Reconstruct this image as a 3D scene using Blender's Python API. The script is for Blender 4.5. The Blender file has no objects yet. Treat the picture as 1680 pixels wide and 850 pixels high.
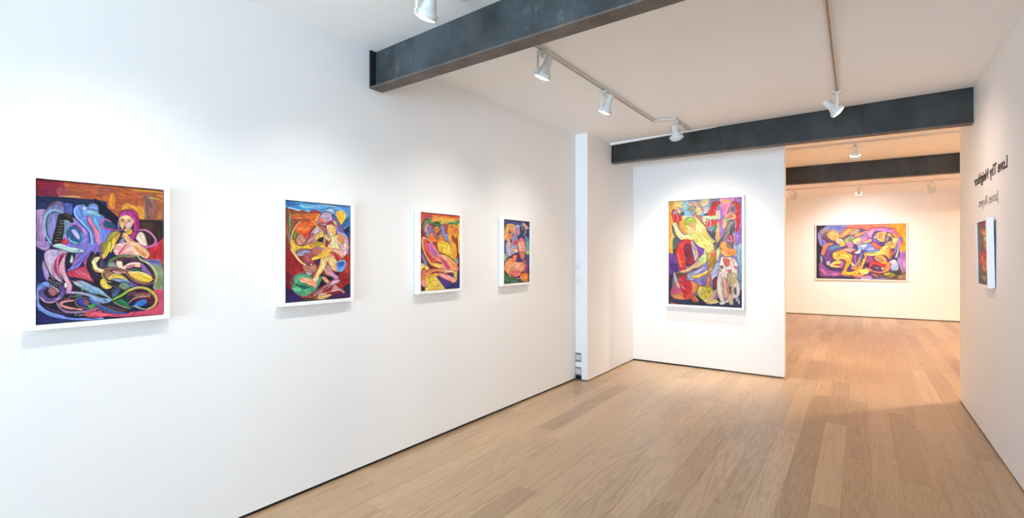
import bpy, bmesh, math, random
import numpy as np
from mathutils import Vector, Matrix

random.seed(7)
C = bpy.context.scene.collection
SC = bpy.context.scene
R = math.radians

# ------------------------------------------------------------------ camera, sky, daylight, exposure
cam_data = bpy.data.cameras.new('camera')
cam_data.sensor_width = 36.0
cam_data.lens = 36.0 * 815.0 / 1680.0
cam_data.shift_y = -6.0 / 1680.0
cam_data.clip_start = 0.05
cam = bpy.data.objects.new('camera', cam_data)
cam.location = (0, 0, 1.5)
cam.rotation_euler = (R(90), 0, R(34.92))
C.objects.link(cam)
SC.camera = cam

world = bpy.data.worlds.new('sky')
SC.world = world
world.use_nodes = True
bg = world.node_tree.nodes['Background']
bg.inputs['Strength'].default_value = 1.0
# overcast sky above the horizon, brighter lower half added to lift the ceiling
_nt = world.node_tree
_tc = _nt.nodes.new('ShaderNodeTexCoord'); _sp = _nt.nodes.new('ShaderNodeSeparateXYZ')
_rp = _nt.nodes.new('ShaderNodeValToRGB')
_rp.color_ramp.elements[0].position = .46; _rp.color_ramp.elements[0].color = (14.1, 19.6, 24.8, 1)
_rp.color_ramp.elements[1].position = .54; _rp.color_ramp.elements[1].color = (7.8, 10.8, 13.9, 1)
_mr = _nt.nodes.new('ShaderNodeMapRange'); _mr.inputs[1].default_value = -1; _mr.inputs[2].default_value = 1
_nt.links.new(_tc.outputs['Generated'], _sp.inputs[0]); _nt.links.new(_sp.outputs['Z'], _mr.inputs[0])
_nt.links.new(_mr.outputs[0], _rp.inputs['Fac']); _nt.links.new(_rp.outputs['Color'], bg.inputs['Color'])

portal_data = bpy.data.lights.new('storefront_daylight_portal', 'AREA')
portal_data.shape = 'RECTANGLE'
portal_data.size, portal_data.size_y = 3.7, 2.10
portal_data.cycles.is_portal = True
portal = bpy.data.objects.new('storefront_daylight_portal', portal_data)
portal.location = (-1.07, -7.02, 1.10)
portal.rotation_euler = (R(90), 0, 0)
C.objects.link(portal)

SPOT = dict(wall=41.0, back=105.0, graze=88.0, right=31.0, far=195.0, passage=215.0, side=8.0, hidden=1450.0)
SPOT_COL = (1.0, .955, .89)
BACK_COL = (1.0, .87, .71)
RIGHT_COL = (1.0, .74, .60)
PASS_COL = (1.0, .83, .57)
FAR_COL = (1.0, 1.0, .98)
FILL_COL = (1.0, .68, .44)

vs = SC.view_settings
vs.view_transform = 'Standard'
vs.look = 'None'
vs.gamma = 1.0
vs.use_curve_mapping = False
vs.exposure = 0.34
SC.cycles.max_bounces = 14
SC.cycles.diffuse_bounces = 8
SC.cycles.sample_clamp_indirect = 8.0

# ------------------------------------------------------------------ small helpers
def link(o, parent=None):
    C.objects.link(o)
    if parent is not None:
        o.parent = parent
    return o

def mesh_obj(name, bm, mat=None, parent=None, smooth=False):
    bmesh.ops.recalc_face_normals(bm, faces=bm.faces)
    me = bpy.data.meshes.new(name)
    bm.to_mesh(me); bm.free()
    if smooth:
        for p in me.polygons: p.use_smooth = True
        try: me.set_sharp_from_angle(angle=R(38))
        except Exception: pass
    if mat is not None:
        me.materials.append(mat)
    return link(bpy.data.objects.new(name, me), parent)

def box(bm, x0, y0, z0, x1, y1, z1):
    v = [bm.verts.new(p) for p in ((x0,y0,z0),(x1,y0,z0),(x1,y1,z0),(x0,y1,z0),(x0,y0,z1),(x1,y0,z1),(x1,y1,z1),(x0,y1,z1))]
    for f in ((0,3,2,1),(4,5,6,7),(0,1,5,4),(1,2,6,5),(2,3,7,6),(3,0,4,7)):
        bm.faces.new([v[i] for i in f])
    return v

def prism(bm, pts, z0, z1):
    """vertical prism over a plan polygon; z1 may be a function of x, y"""
    zt = z1 if callable(z1) else (lambda x, y: z1)
    lo = [bm.verts.new((x, y, z0)) for x, y in pts]
    hi = [bm.verts.new((x, y, zt(x, y))) for x, y in pts]
    n = len(pts)
    bm.faces.new(lo[::-1]); bm.faces.new(hi)
    for i in range(n):
        j = (i + 1) % n
        bm.faces.new((lo[i], lo[j], hi[j], hi[i]))

def lathe(bm, prof, seg=32, M=None):
    """profile of (radius, height) turned about local z"""
    rings = []
    for r, h in prof:
        if r < 1e-6:
            rings.append([bm.verts.new((0, 0, h))])
        else:
            rings.append([bm.verts.new((r*math.cos(2*math.pi*k/seg), r*math.sin(2*math.pi*k/seg), h)) for k in range(seg)])
    for a, b in zip(rings, rings[1:]):
        for k in range(seg):
            l = (k + 1) % seg
            if len(a) == 1 and len(b) > 1: bm.faces.new((a[0], b[k], b[l]))
            elif len(b) == 1 and len(a) > 1: bm.faces.new((a[k], a[l], b[0]))
            elif len(a) > 1: bm.faces.new((a[k], a[l], b[l], b[k]))
    if M is not None:
        vs_ = [v for r_ in rings for v in r_]
        bmesh.ops.transform(bm, matrix=M, verts=vs_)

def tube(bm, pts, rad, seg=8):
    pts = [Vector(p) for p in pts]
    prev = None
    rings = []
    for i, p in enumerate(pts):
        d = (pts[min(i+1, len(pts)-1)] - pts[max(i-1, 0)]).normalized()
        up = Vector((0, 0, 1)) if abs(d.z) < .9 else Vector((1, 0, 0))
        a = d.cross(up).normalized(); b = d.cross(a)
        rings.append([bm.verts.new(p + a*rad*math.cos(2*math.pi*k/seg) + b*rad*math.sin(2*math.pi*k/seg)) for k in range(seg)])
    for r0, r1 in zip(rings, rings[1:]):
        for k in range(seg):
            l = (k+1) % seg
            bm.faces.new((r0[k], r0[l], r1[l], r1[k]))
    bm.faces.new(rings[0][::-1]); bm.faces.new(rings[-1])

def bevel(bm, w, seg=2):
    bmesh.ops.bevel(bm, geom=list(bm.edges), offset=w, segments=seg, affect='EDGES', profile=.5, clamp_overlap=True)

def structure(name, bm, mat, parent=None):
    o = mesh_obj(name, bm, mat, parent)
    if parent is None: o['kind'] = 'structure'
    return o

def tag(o, label, cat, group=None):
    o['label'] = label; o['category'] = cat
    if group: o['group'] = group
    return o

def thing(name, label, cat, loc=(0,0,0), rz=0.0, group=None):
    o = bpy.data.objects.new(name, None)
    o.empty_display_size = .05
    o.location = loc; o.rotation_euler = (0, 0, rz)
    link(o)
    return tag(o, label, cat, group)

# ------------------------------------------------------------------ materials
def new_mat(name):
    m = bpy.data.materials.new(name); m.use_nodes = True
    nt = m.node_tree
    return m, nt, nt.nodes['Principled BSDF']

def node(nt, kind, **kw):
    n = nt.nodes.new(kind)
    for k, v in kw.items(): setattr(n, k, v)
    return n

def mth(nt, op, a, b=None, c=None):
    n = node(nt, 'ShaderNodeMath', operation=op)
    for i, v in enumerate((a, b, c)):
        if v is None: continue
        if isinstance(v, (int, float)): n.inputs[i].default_value = v
        else: nt.links.new(v, n.inputs[i])
    return n.outputs[0]

def paint_mat(name, col, rough=.55, bump=.02, scale=60, mottled=.012):
    m, nt, b = new_mat(name)
    tc = node(nt, 'ShaderNodeTexCoord')
    n1 = node(nt, 'ShaderNodeTexNoise'); n1.inputs['Scale'].default_value = scale; n1.inputs['Detail'].default_value = 4
    n2 = node(nt, 'ShaderNodeTexNoise'); n2.inputs['Scale'].default_value = 2.2; n2.inputs['Detail'].default_value = 3
    nt.links.new(tc.outputs['Object'], n1.inputs['Vector']); nt.links.new(tc.outputs['Object'], n2.inputs['Vector'])
    mx = node(nt, 'ShaderNodeMix', data_type='RGBA')
    mx.inputs[6].default_value = (*[c*(1-mottled) for c in col], 1); mx.inputs[7].default_value = (*[min(1, c*(1+mottled)) for c in col], 1)
    nt.links.new(n2.outputs['Fac'], mx.inputs[0])
    nt.links.new(mx.outputs[2], b.inputs['Base Color'])
    b.inputs['Roughness'].default_value = rough
    bp = node(nt, 'ShaderNodeBump'); bp.inputs['Strength'].default_value = bump; bp.inputs['Distance'].default_value = .01
    nt.links.new(n1.outputs['Fac'], bp.inputs['Height']); nt.links.new(bp.outputs['Normal'], b.inputs['Normal'])
    return m

def plain_mat(name, col, rough=.5, metal=0.0, emit=None, es=0.0):
    m, nt, b = new_mat(name)
    b.inputs['Base Color'].default_value = (*col, 1)
    b.inputs['Roughness'].default_value = rough
    b.inputs['Metallic'].default_value = metal
    if emit:
        b.inputs['Emission Color'].default_value = (*emit, 1); b.inputs['Emission Strength'].default_value = es
    return m

def steel_mat(name, dark, light, scuff, rough=.42):
    m, nt, b = new_mat(name)
    tc = node(nt, 'ShaderNodeTexCoord')
    mp = node(nt, 'ShaderNodeMapping'); mp.inputs['Scale'].default_value = (1.5, 1.5, 1.0)
    nt.links.new(tc.outputs['Object'], mp.inputs['Vector'])
    n1 = node(nt, 'ShaderNodeTexNoise'); n1.inputs['Scale'].default_value = 2.4; n1.inputs['Detail'].default_value = 7; n1.inputs['Roughness'].default_value = .62
    n2 = node(nt, 'ShaderNodeTexNoise'); n2.inputs['Scale'].default_value = 9; n2.inputs['Detail'].default_value = 9; n2.inputs['Roughness'].default_value = .75
    for n in (n1, n2): nt.links.new(mp.outputs['Vector'], n.inputs['Vector'])
    r1 = node(nt, 'ShaderNodeValToRGB')
    r1.color_ramp.elements[0].position = .38; r1.color_ramp.elements[0].color = (*dark, 1)
    r1.color_ramp.elements[1].position = .62; r1.color_ramp.elements[1].color = (*light, 1)
    nt.links.new(n1.outputs['Fac'], r1.inputs['Fac'])
    r2 = node(nt, 'ShaderNodeValToRGB')
    r2.color_ramp.elements[0].position = .57; r2.color_ramp.elements[0].color = (0,0,0,1)
    r2.color_ramp.elements[1].position = .78; r2.color_ramp.elements[1].color = (1,1,1,1)
    nt.links.new(n2.outputs['Fac'], r2.inputs['Fac'])
    mx = node(nt, 'ShaderNodeMix', data_type='RGBA'); mx.inputs[7].default_value = (*scuff, 1)
    nt.links.new(r1.outputs['Color'], mx.inputs[6]); nt.links.new(mth(nt, 'MULTIPLY', r2.outputs['Color'], .55), mx.inputs[0])
    nt.links.new(mx.outputs[2], b.inputs['Base Color'])
    b.inputs['Metallic'].default_value = .25
    nt.links.new(mth(nt, 'ADD', mth(nt, 'MULTIPLY', n2.outputs['Fac'], .25), rough-.12), b.inputs['Roughness'])
    bp = node(nt, 'ShaderNodeBump'); bp.inputs['Strength'].default_value = .08; bp.inputs['Distance'].default_value = .01
    nt.links.new(n2.outputs['Fac'], bp.inputs['Height']); nt.links.new(bp.outputs['Normal'], b.inputs['Normal'])
    return m

def oak_mat():
    m, nt, b = new_mat('oak_planks')
    L = nt.links
    geo = node(nt, 'ShaderNodeNewGeometry')
    sp = node(nt, 'ShaderNodeSeparateXYZ'); L.new(geo.outputs['Position'], sp.inputs[0])
    x, y = sp.outputs['X'], sp.outputs['Y']
    W = .158; LEN = 1.75
    u = mth(nt, 'DIVIDE', mth(nt, 'ADD', x, 20*W - .071), W)
    row = mth(nt, 'FLOOR', u)
    fu = mth(nt, 'FRACT', u)
    wn = node(nt, 'ShaderNodeTexWhiteNoise', noise_dimensions='1D'); L.new(row, wn.inputs['W'])
    off = mth(nt, 'MULTIPLY', wn.outputs['Value'], 9.7)
    v = mth(nt, 'DIVIDE', mth(nt, 'ADD', mth(nt, 'ADD', y, 12.0), off), LEN)
    col = mth(nt, 'FLOOR', v)
    fv = mth(nt, 'FRACT', v)
    cb = node(nt, 'ShaderNodeCombineXYZ'); L.new(row, cb.inputs[0]); L.new(col, cb.inputs[1])
    rnd = node(nt, 'ShaderNodeTexWhiteNoise', noise_dimensions='2D'); L.new(cb.outputs[0], rnd.inputs['Vector'])
    rs = node(nt, 'ShaderNodeSeparateColor'); L.new(rnd.outputs['Color'], rs.inputs[0])
    r0, r1, r2 = rs.outputs[0], rs.outputs[1], rs.outputs[2]
    # grain space, shifted per plank
    g = node(nt, 'ShaderNodeCombineXYZ')
    L.new(mth(nt, 'ADD', x, mth(nt, 'MULTIPLY', r0, 13.0)), g.inputs[0])
    L.new(mth(nt, 'ADD', mth(nt, 'MULTIPLY', y, .075), mth(nt, 'MULTIPLY', r1, 17.0)), g.inputs[1])
    L.new(mth(nt, 'MULTIPLY', r2, 31.0), g.inputs[2])
    big = node(nt, 'ShaderNodeTexNoise'); big.inputs['Scale'].default_value = 8.5; big.inputs['Detail'].default_value = 2.5; big.inputs['Roughness'].default_value = .5
    L.new(g.outputs[0], big.inputs['Vector'])
    rings = mth(nt, 'SINE', mth(nt, 'MULTIPLY', big.outputs['Fac'], 80.0))
    rings = mth(nt, 'MULTIPLY', mth(nt, 'ADD', rings, 1.0), .5)
    rings = mth(nt, 'POWER', rings, 2.2)
    g2 = node(nt, 'ShaderNodeCombineXYZ')
    L.new(mth(nt, 'MULTIPLY', x, 1.0), g2.inputs[0]); L.new(mth(nt, 'MULTIPLY', y, .035), g2.inputs[1]); L.new(mth(nt, 'MULTIPLY', r1, 9.0), g2.inputs[2])
    fine = node(nt, 'ShaderNodeTexNoise'); fine.inputs['Scale'].default_value = 240; fine.inputs['Detail'].default_value = 4; fine.inputs['Roughness'].default_value = .65
    L.new(g2.outputs[0], fine.inputs['Vector'])
    broad = node(nt, 'ShaderNodeTexNoise'); broad.inputs['Scale'].default_value = 26; broad.inputs['Detail'].default_value = 4
    L.new(g2.outputs[0], broad.inputs['Vector'])
    # knots
    vo = node(nt, 'ShaderNodeTexVoronoi', feature='F1'); vo.inputs['Scale'].default_value = 1.9
    kv = node(nt, 'ShaderNodeCombineXYZ'); L.new(mth(nt,'MULTIPLY',x,1.0), kv.inputs[0]); L.new(mth(nt,'MULTIPLY',y,.55), kv.inputs[1])
    L.new(kv.outputs[0], vo.inputs['Vector'])
    knot = node(nt, 'ShaderNodeMapRange'); knot.inputs[1].default_value = .02; knot.inputs[2].default_value = .06; knot.inputs[3].default_value = .8; knot.inputs[4].default_value = 0
    L.new(vo.outputs['Distance'], knot.inputs[0])
    # base tones per plank
    rp = node(nt, 'ShaderNodeValToRGB'); cr = rp.color_ramp
    cr.elements[0].position = 0; cr.elements[0].color = (.400, .262, .142, 1)
    cr.elements[1].position = 1; cr.elements[1].color = (.640, .455, .272, 1)
    e = cr.elements.new(.25); e.color = (.510, .350, .200, 1)
    e = cr.elements.new(.7); e.color = (.570, .396, .232, 1)
    L.new(r0, rp.inputs['Fac'])
    def mix(fac, a, colr, mode='MULTIPLY'):
        mx = node(nt, 'ShaderNodeMix', data_type='RGBA', blend_type=mode)
        if isinstance(fac, (int, float)): mx.inputs[0].default_value = fac
        else: L.new(fac, mx.inputs[0])
        L.new(a, mx.inputs[6])
        mx.inputs[7].default_value = (*colr, 1)
        return mx.outputs[2]
    amp = mth(nt, 'ADD', mth(nt, 'MULTIPLY', r2, .44), .14)
    c = mix(mth(nt, 'MULTIPLY', rings, amp), rp.outputs['Color'], (.64, .54, .45))
    c = mix(mth(nt, 'MULTIPLY', fine.outputs['Fac'], .48), c, (.62, .54, .46))
    bc = node(nt, 'ShaderNodeMapRange'); bc.inputs[1].default_value = .52; bc.inputs[2].default_value = .75; bc.inputs[3].default_value = 0; bc.inputs[4].default_value = .62
    L.new(broad.outputs['Fac'], bc.inputs[0])
    c = mix(bc.outputs[0], c, (.70, .61, .52))
    c = mix(knot.outputs[0], c, (.38, .30, .24))
    # seams
    eu = mth(nt, 'MINIMUM', fu, mth(nt, 'SUBTRACT', 1.0, fu))
    ev = mth(nt, 'MINIMUM', fv, mth(nt, 'SUBTRACT', 1.0, fv))
    su = node(nt, 'ShaderNodeMapRange'); su.inputs[1].default_value = .004; su.inputs[2].default_value = .013; su.inputs[3].default_value = 1; su.inputs[4].default_value = 0
    sv = node(nt, 'ShaderNodeMapRange'); sv.inputs[1].default_value = .0004; sv.inputs[2].default_value = .0014; sv.inputs[3].default_value = 1; sv.inputs[4].default_value = 0
    L.new(eu, su.inputs[0]); L.new(ev, sv.inputs[0])
    seam = mth(nt, 'MAXIMUM', su.outputs[0], sv.outputs[0])
    c = mix(mth(nt, 'MULTIPLY', seam, .62), c, (.42, .34, .28))
    L.new(c, b.inputs['Base Color'])
    L.new(mth(nt, 'ADD', mth(nt, 'MULTIPLY', fine.outputs['Fac'], .16), .36), b.inputs['Roughness'])
    b.inputs['Specular IOR Level'].default_value = .5
    b.inputs['Coat Weight'].default_value = .6; b.inputs['Coat Roughness'].default_value = .33
    h = mth(nt, 'SUBTRACT', mth(nt, 'MULTIPLY', fine.outputs['Fac'], .12), seam)
    bp = node(nt, 'ShaderNodeBump'); bp.inputs['Strength'].default_value = .10; bp.inputs['Distance'].default_value = .004
    L.new(h, bp.inputs['Height']); L.new(bp.outputs['Normal'], b.inputs['Normal'])
    return m

M_WALL = paint_mat('white_wall_paint', (.855, .86, .865))
M_CEIL = paint_mat('ceiling_paint', (.93, .935, .94), rough=.7, bump=.05, scale=14, mottled=.02)
M_FLOOR = oak_mat()
M_STEEL = steel_mat('blackened_steel', (.032, .039, .045), (.070, .084, .095), (.26, .28, .28))
M_STEEL2 = steel_mat('dark_blackened_steel', (.013, .014, .014), (.032, .033, .032), (.12, .12, .10), rough=.5)
M_FLANGE = steel_mat('rusty_flange_steel', (.10, .082, .070), (.165, .140, .122), (.22, .19, .16), rough=.6)
M_REVEAL = plain_mat('black_reveal', (.008, .008, .009), .8)  # black puts the shade of the gap under the walls into the colour
M_REVEAL_LIT = plain_mat('lit_brown_reveal', (.16, .12, .09), .8)  # lit half of the back wall gap, its brightening put into the colour
M_FRAME = paint_mat('white_frame_lacquer', (.88, .885, .89), rough=.4, bump=.01, scale=40, mottled=.004)
M_LAMP = paint_mat('white_lamp_enamel', (.66, .68, .67), rough=.35, bump=.005, scale=30, mottled=.01)
M_TRACK = paint_mat('white_track_enamel', (.66, .63, .60), rough=.4, bump=.005, scale=30, mottled=.01)
M_SLOT = plain_mat('track_slot_copper', (.50, .40, .32), .5, .0)
M_SCREW = plain_mat('dark_screw', (.06, .05, .05), .4, .6)
M_BULB = plain_mat('lit_lens', (1, .95, .85), .3, 0, (1, .93, .80), 9.0)
M_GLOW = plain_mat('lit_lamp_rim', (1, .95, .85), .3, 0, (1, .93, .80), 3.0)
M_PLATE = plain_mat('white_switch_plastic', (.84, .85, .86), .35)
M_PLATE_IN = plain_mat('white_rocker_plastic', (.78, .79, .80), .3)
M_GREYPLATE = plain_mat('grey_outlet_plate', (.13, .14, .15), .4)
M_SOCKET = plain_mat('grey_white_socket', (.62, .64, .66), .35)
M_INK = plain_mat('black_vinyl', (.012, .011, .011), .5)
M_INK2 = plain_mat('grey_vinyl', (.09, .08, .078), .5)
M_RECESS = plain_mat('dark_canvas_gap', (.035, .035, .04), .7)
M_METAL = plain_mat('window_metal', (.2, .2, .2), .4, .8)

# ------------------------------------------------------------------ the rooms
def ceil_z(x, y=0): return 2.955 + .0200*(x + 2.87) if y < 6.6 else 2.995
REV = .021
XR = .856                      # right wall
YF = -7.0                      # shop front, set far back to even out the daylight
def xl(y): return -2.869 + (y - 1.456)*.01754   # left wall plane
fd = Vector((1.842+1.54, 14.902-14.619, 0)).normalized()
def far_y(x): return 14.619 + (x + 1.54)*fd.y/fd.x

bm = bmesh.new(); box(bm, -4.4, YF-.3, -.12, 3.6, 15.6, 0); structure('floor', bm, M_FLOOR)
bm = bmesh.new()
def ceil_slab(x0, y0, x1, y1, f):
    lo = [bm.verts.new((x, y, f(x))) for x, y in ((x0,y0),(x1,y0),(x1,y1),(x0,y1))]
    hi = [bm.verts.new((x, y, 3.35)) for x, y in ((x0,y0),(x1,y0),(x1,y1),(x0,y1))]
    bm.faces.new(lo[::-1]); bm.faces.new(hi)
    for i in range(4): bm.faces.new((lo[i], lo[(i+1)%4], hi[(i+1)%4], hi[i]))
ceil_slab(-4.4, YF-.3, 3.6, 6.6, lambda x: ceil_z(x))
ceil_slab(-4.4, 6.6, 3.6, 15.6, lambda x: ceil_z(x, 9))
structure('ceiling', bm, M_CEIL)

zt = lambda x, y: max(ceil_z(x), ceil_z(x, 9)) + .02
bm = bmesh.new(); prism(bm, [(xl(YF), YF), (xl(5.352), 5.352), (xl(5.352)-.2, 5.352), (xl(YF)-.2, YF)], REV, zt); structure('wall_left', bm, M_WALL)
bm = bmesh.new(); prism(bm, [(xl(YF)-.014, YF), (xl(5.352)-.014, 5.352), (xl(5.352)-.19, 5.352), (xl(YF)-.19, YF)], 0, REV); structure('reveal_left', bm, M_REVEAL)
# wall return after the left wall, with a notch at its foot
bm = bmesh.new()
prism(bm, [(-3.0, 5.352), (-2.643, 5.352), (-2.650, 6.829), (-2.650, 6.98), (-3.0, 6.98)], .058, zt)
prism(bm, [(-2.722, 5.352), (-2.643, 5.352), (-2.650, 6.829), (-2.722, 6.829)], .014, .058)
structure('wall_return', bm, M_WALL)
bm = bmesh.new(); prism(bm, [(-3.0, 5.380), (-2.660, 5.380), (-2.664, 6.829), (-3.0, 6.829)], 0, .0138); box(bm, -3.0, 5.385, .0138, -2.724, 6.82, .0575); structure('reveal_return', bm, M_REVEAL)
bm = bmesh.new(); prism(bm, [(-4.4, 6.829), (-2.650, 6.829), (-.739, 6.829), (-.739, 6.965), (-4.4, 6.965)], REV, zt); structure('wall_back', bm, M_WALL)
bm = bmesh.new(); box(bm, -2.70, 6.845, 0, -1.42, 6.95, REV); structure('reveal_back', bm, M_REVEAL)
bm = bmesh.new(); box(bm, -1.42, 6.842, 0, -.753, 6.95, REV); structure('reveal_back_lit', bm, M_REVEAL_LIT)
bm = bmesh.new(); prism(bm, [(XR, YF), (XR+.2, YF), (XR+.2, 6.849), (XR, 6.849)], .012, zt); structure('wall_right', bm, M_WALL)
bm = bmesh.new(); box(bm, XR+.012, YF, 0, XR+.19, 6.84, .012); structure('reveal_right', bm, M_REVEAL)
# the room beyond
bm = bmesh.new(); prism(bm, [(-4.4, far_y(-4.4)), (3.6, far_y(3.6)), (3.6, far_y(3.6)+.2), (-4.4, far_y(-4.4)+.2)], REV, zt); structure('wall_far', bm, M_WALL)
bm = bmesh.new(); prism(bm, [(-4.4, far_y(-4.4)+.014), (3.6, far_y(3.6)+.014), (3.6, far_y(3.6)+.19), (-4.4, far_y(-4.4)+.19)], 0, REV); structure('reveal_far', bm, plain_mat('dark_brown_reveal', (.09, .055, .035), .8))
bm = bmesh.new(); prism(bm, [(-4.4, 6.965), (-4.2, 6.965), (-4.2, far_y(-4.2)), (-4.4, far_y(-4.4))], 0, zt); structure('wall_far_left', bm, M_WALL)
bm = bmesh.new(); prism(bm, [(3.4, 6.849), (3.6, 6.849), (3.6, far_y(3.6)), (3.4, far_y(3.4))], 0, zt); structure('wall_far_right', bm, M_WALL)
bm = bmesh.new(); prism(bm, [(XR+.2, 6.70), (3.6, 6.70), (3.6, 6.849), (XR+.2, 6.849)], 0, zt); structure('wall_far_near', bm, M_WALL)
# shop front behind the camera: an open metal window frame the daylight comes through
bm = bmesh.new()
for x0 in (xl(YF), -1.05, XR-.05): box(bm, x0, YF-.08, 0, x0+.05, YF-.02, 2.97)
for z0 in (0, 2.14): box(bm, xl(YF), YF-.08, z0, XR, YF-.02, z0+.06)
box(bm, xl(YF), YF-.08, 2.20, XR, YF-.02, 3.2)  # header out of view, lowered to keep daylight off the upper wall
structure('window_1', bm, M_METAL)

# ------------------------------------------------------------------ steel ceiling beams
def beam(p0, p1, z0, z1, depth, mat, lab, group, flange_t=.012, back=.0):
    """p0, p1: plan ends of the front lower edge (left, right)"""
    a, b2 = Vector((*p0, 0)), Vector((*p1, 0))
    d = b2 - a; Ln = d.length; ang = math.atan2(d.y, d.x)
    t = thing('steel_beam', lab, 'beam', (a.x, a.y, z0), ang, group)
    # plated web: the big face towards the room
    zt0, zt1 = (z1(a.x) if callable(z1) else z1) - z0, (z1(b2.x) if callable(z1) else z1) - z0
    bm = bmesh.new()
    def slab(x0, x1, y0, y1, lo, hi0, hi1):
        v = [bm.verts.new(p) for p in ((x0,y0,lo),(x1,y0,lo),(x1,y1,lo),(x0,y1,lo),(x0,y0,hi0),(x1,y0,hi1),(x1,y1,hi1),(x0,y1,hi0))]
        for f in ((0,3,2,1),(4,5,6,7),(0,1,5,4),(1,2,6,5),(2,3,7,6),(3,0,4,7)): bm.faces.new([v[i] for i in f])
    slab(0, Ln, back, max(back+.014, depth-back), flange_t, zt0-.012, zt1-.012)
    mesh_obj('web', bm, mat, t)
    bm = bmesh.new(); box(bm, 0, 0, 0, Ln, depth, flange_t); bevel(bm, .002, 1)
    mesh_obj('bottom_flange', bm, M_FLANGE, t)
    bm = bmesh.new(); v = [bm.verts.new(p) for p in ((0,0,zt0-.012),(Ln,0,zt1-.012),(Ln,depth,zt1-.012),(0,depth,zt0-.012),(0,0,zt0+.008),(Ln,0,zt1+.008),(Ln,depth,zt1+.008),(0,depth,zt0+.008))]
    for f in ((0,3,2,1),(4,5,6,7),(0,1,5,4),(1,2,6,5),(2,3,7,6),(3,0,4,7)): bm.faces.new([v[i] for i in f])
    mesh_obj('top_flange', bm, M_STEEL2, t)  # darker than the near beam's web: underside shade put into the colour
    bm = bmesh.new(); box(bm, .0, .003, flange_t, .016, max(.004, back)+.002, min(zt0, zt1)-.012)  # black strip filling the recess at the beam's left end
    mesh_obj('end_strip', bm, M_REVEAL, t)
    bm = bmesh.new()
    for k in range(2):
        M = Matrix.Translation((Ln-.045, back+.001, .06+k*(zt1-.14))) @ Matrix.Rotation(R(90), 4, 'X')
        lathe(bm, [(0,.012),(.009,.012),(.011,.006),(.011,0),(0,0)], 6, M)
    mesh_obj('bolt', bm, M_SCREW, t)
    return t
beam((xl(2.315)+.001, 2.312), (XR-.001, 2.187), 2.685, lambda x: 2.968+.020*(x+2.87), .118, M_STEEL,
     'blue-grey steel ceiling beam nearest the shop front, crossing above the left wall paintings', 'steel ceiling beams', back=.048)
beam((-2.646, 6.055), (XR-.001, 6.095), 2.698, lambda x: 2.962+.020*(x+2.87), .09, M_STEEL2,
     'black steel ceiling beam in front of the white back wall and the opening', 'steel ceiling beams', back=.010)
beam((-4.19, 9.62), (3.39, 9.65), 2.70, 3.002, .09, M_STEEL2,
     'black steel ceiling beam inside the far room, seen through the opening', 'steel ceiling beams', back=.010)

# white plaster bead that laps over the head of the black beam on its left
bm = bmesh.new()
x0, x1 = -2.646, -1.35
v = [bm.verts.new(p) for p in ((x0,6.02,ceil_z(x0)-.030),(x1,6.045,ceil_z(x1)-.004),(x1,6.075,ceil_z(x1)-.004),(x0,6.06,ceil_z(x0)-.030),(x0,6.02,ceil_z(x0)+.01),(x1,6.045,ceil_z(x1)+.01),(x1,6.075,ceil_z(x1)+.01),(x0,6.06,ceil_z(x0)+.01))]
for f in ((0,3,2,1),(4,5,6,7),(0,1,5,4),(1,2,6,5),(2,3,7,6),(3,0,4,7)): bm.faces.new([v[i] for i in f])
structure('trim_2', bm, M_WALL)
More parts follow.
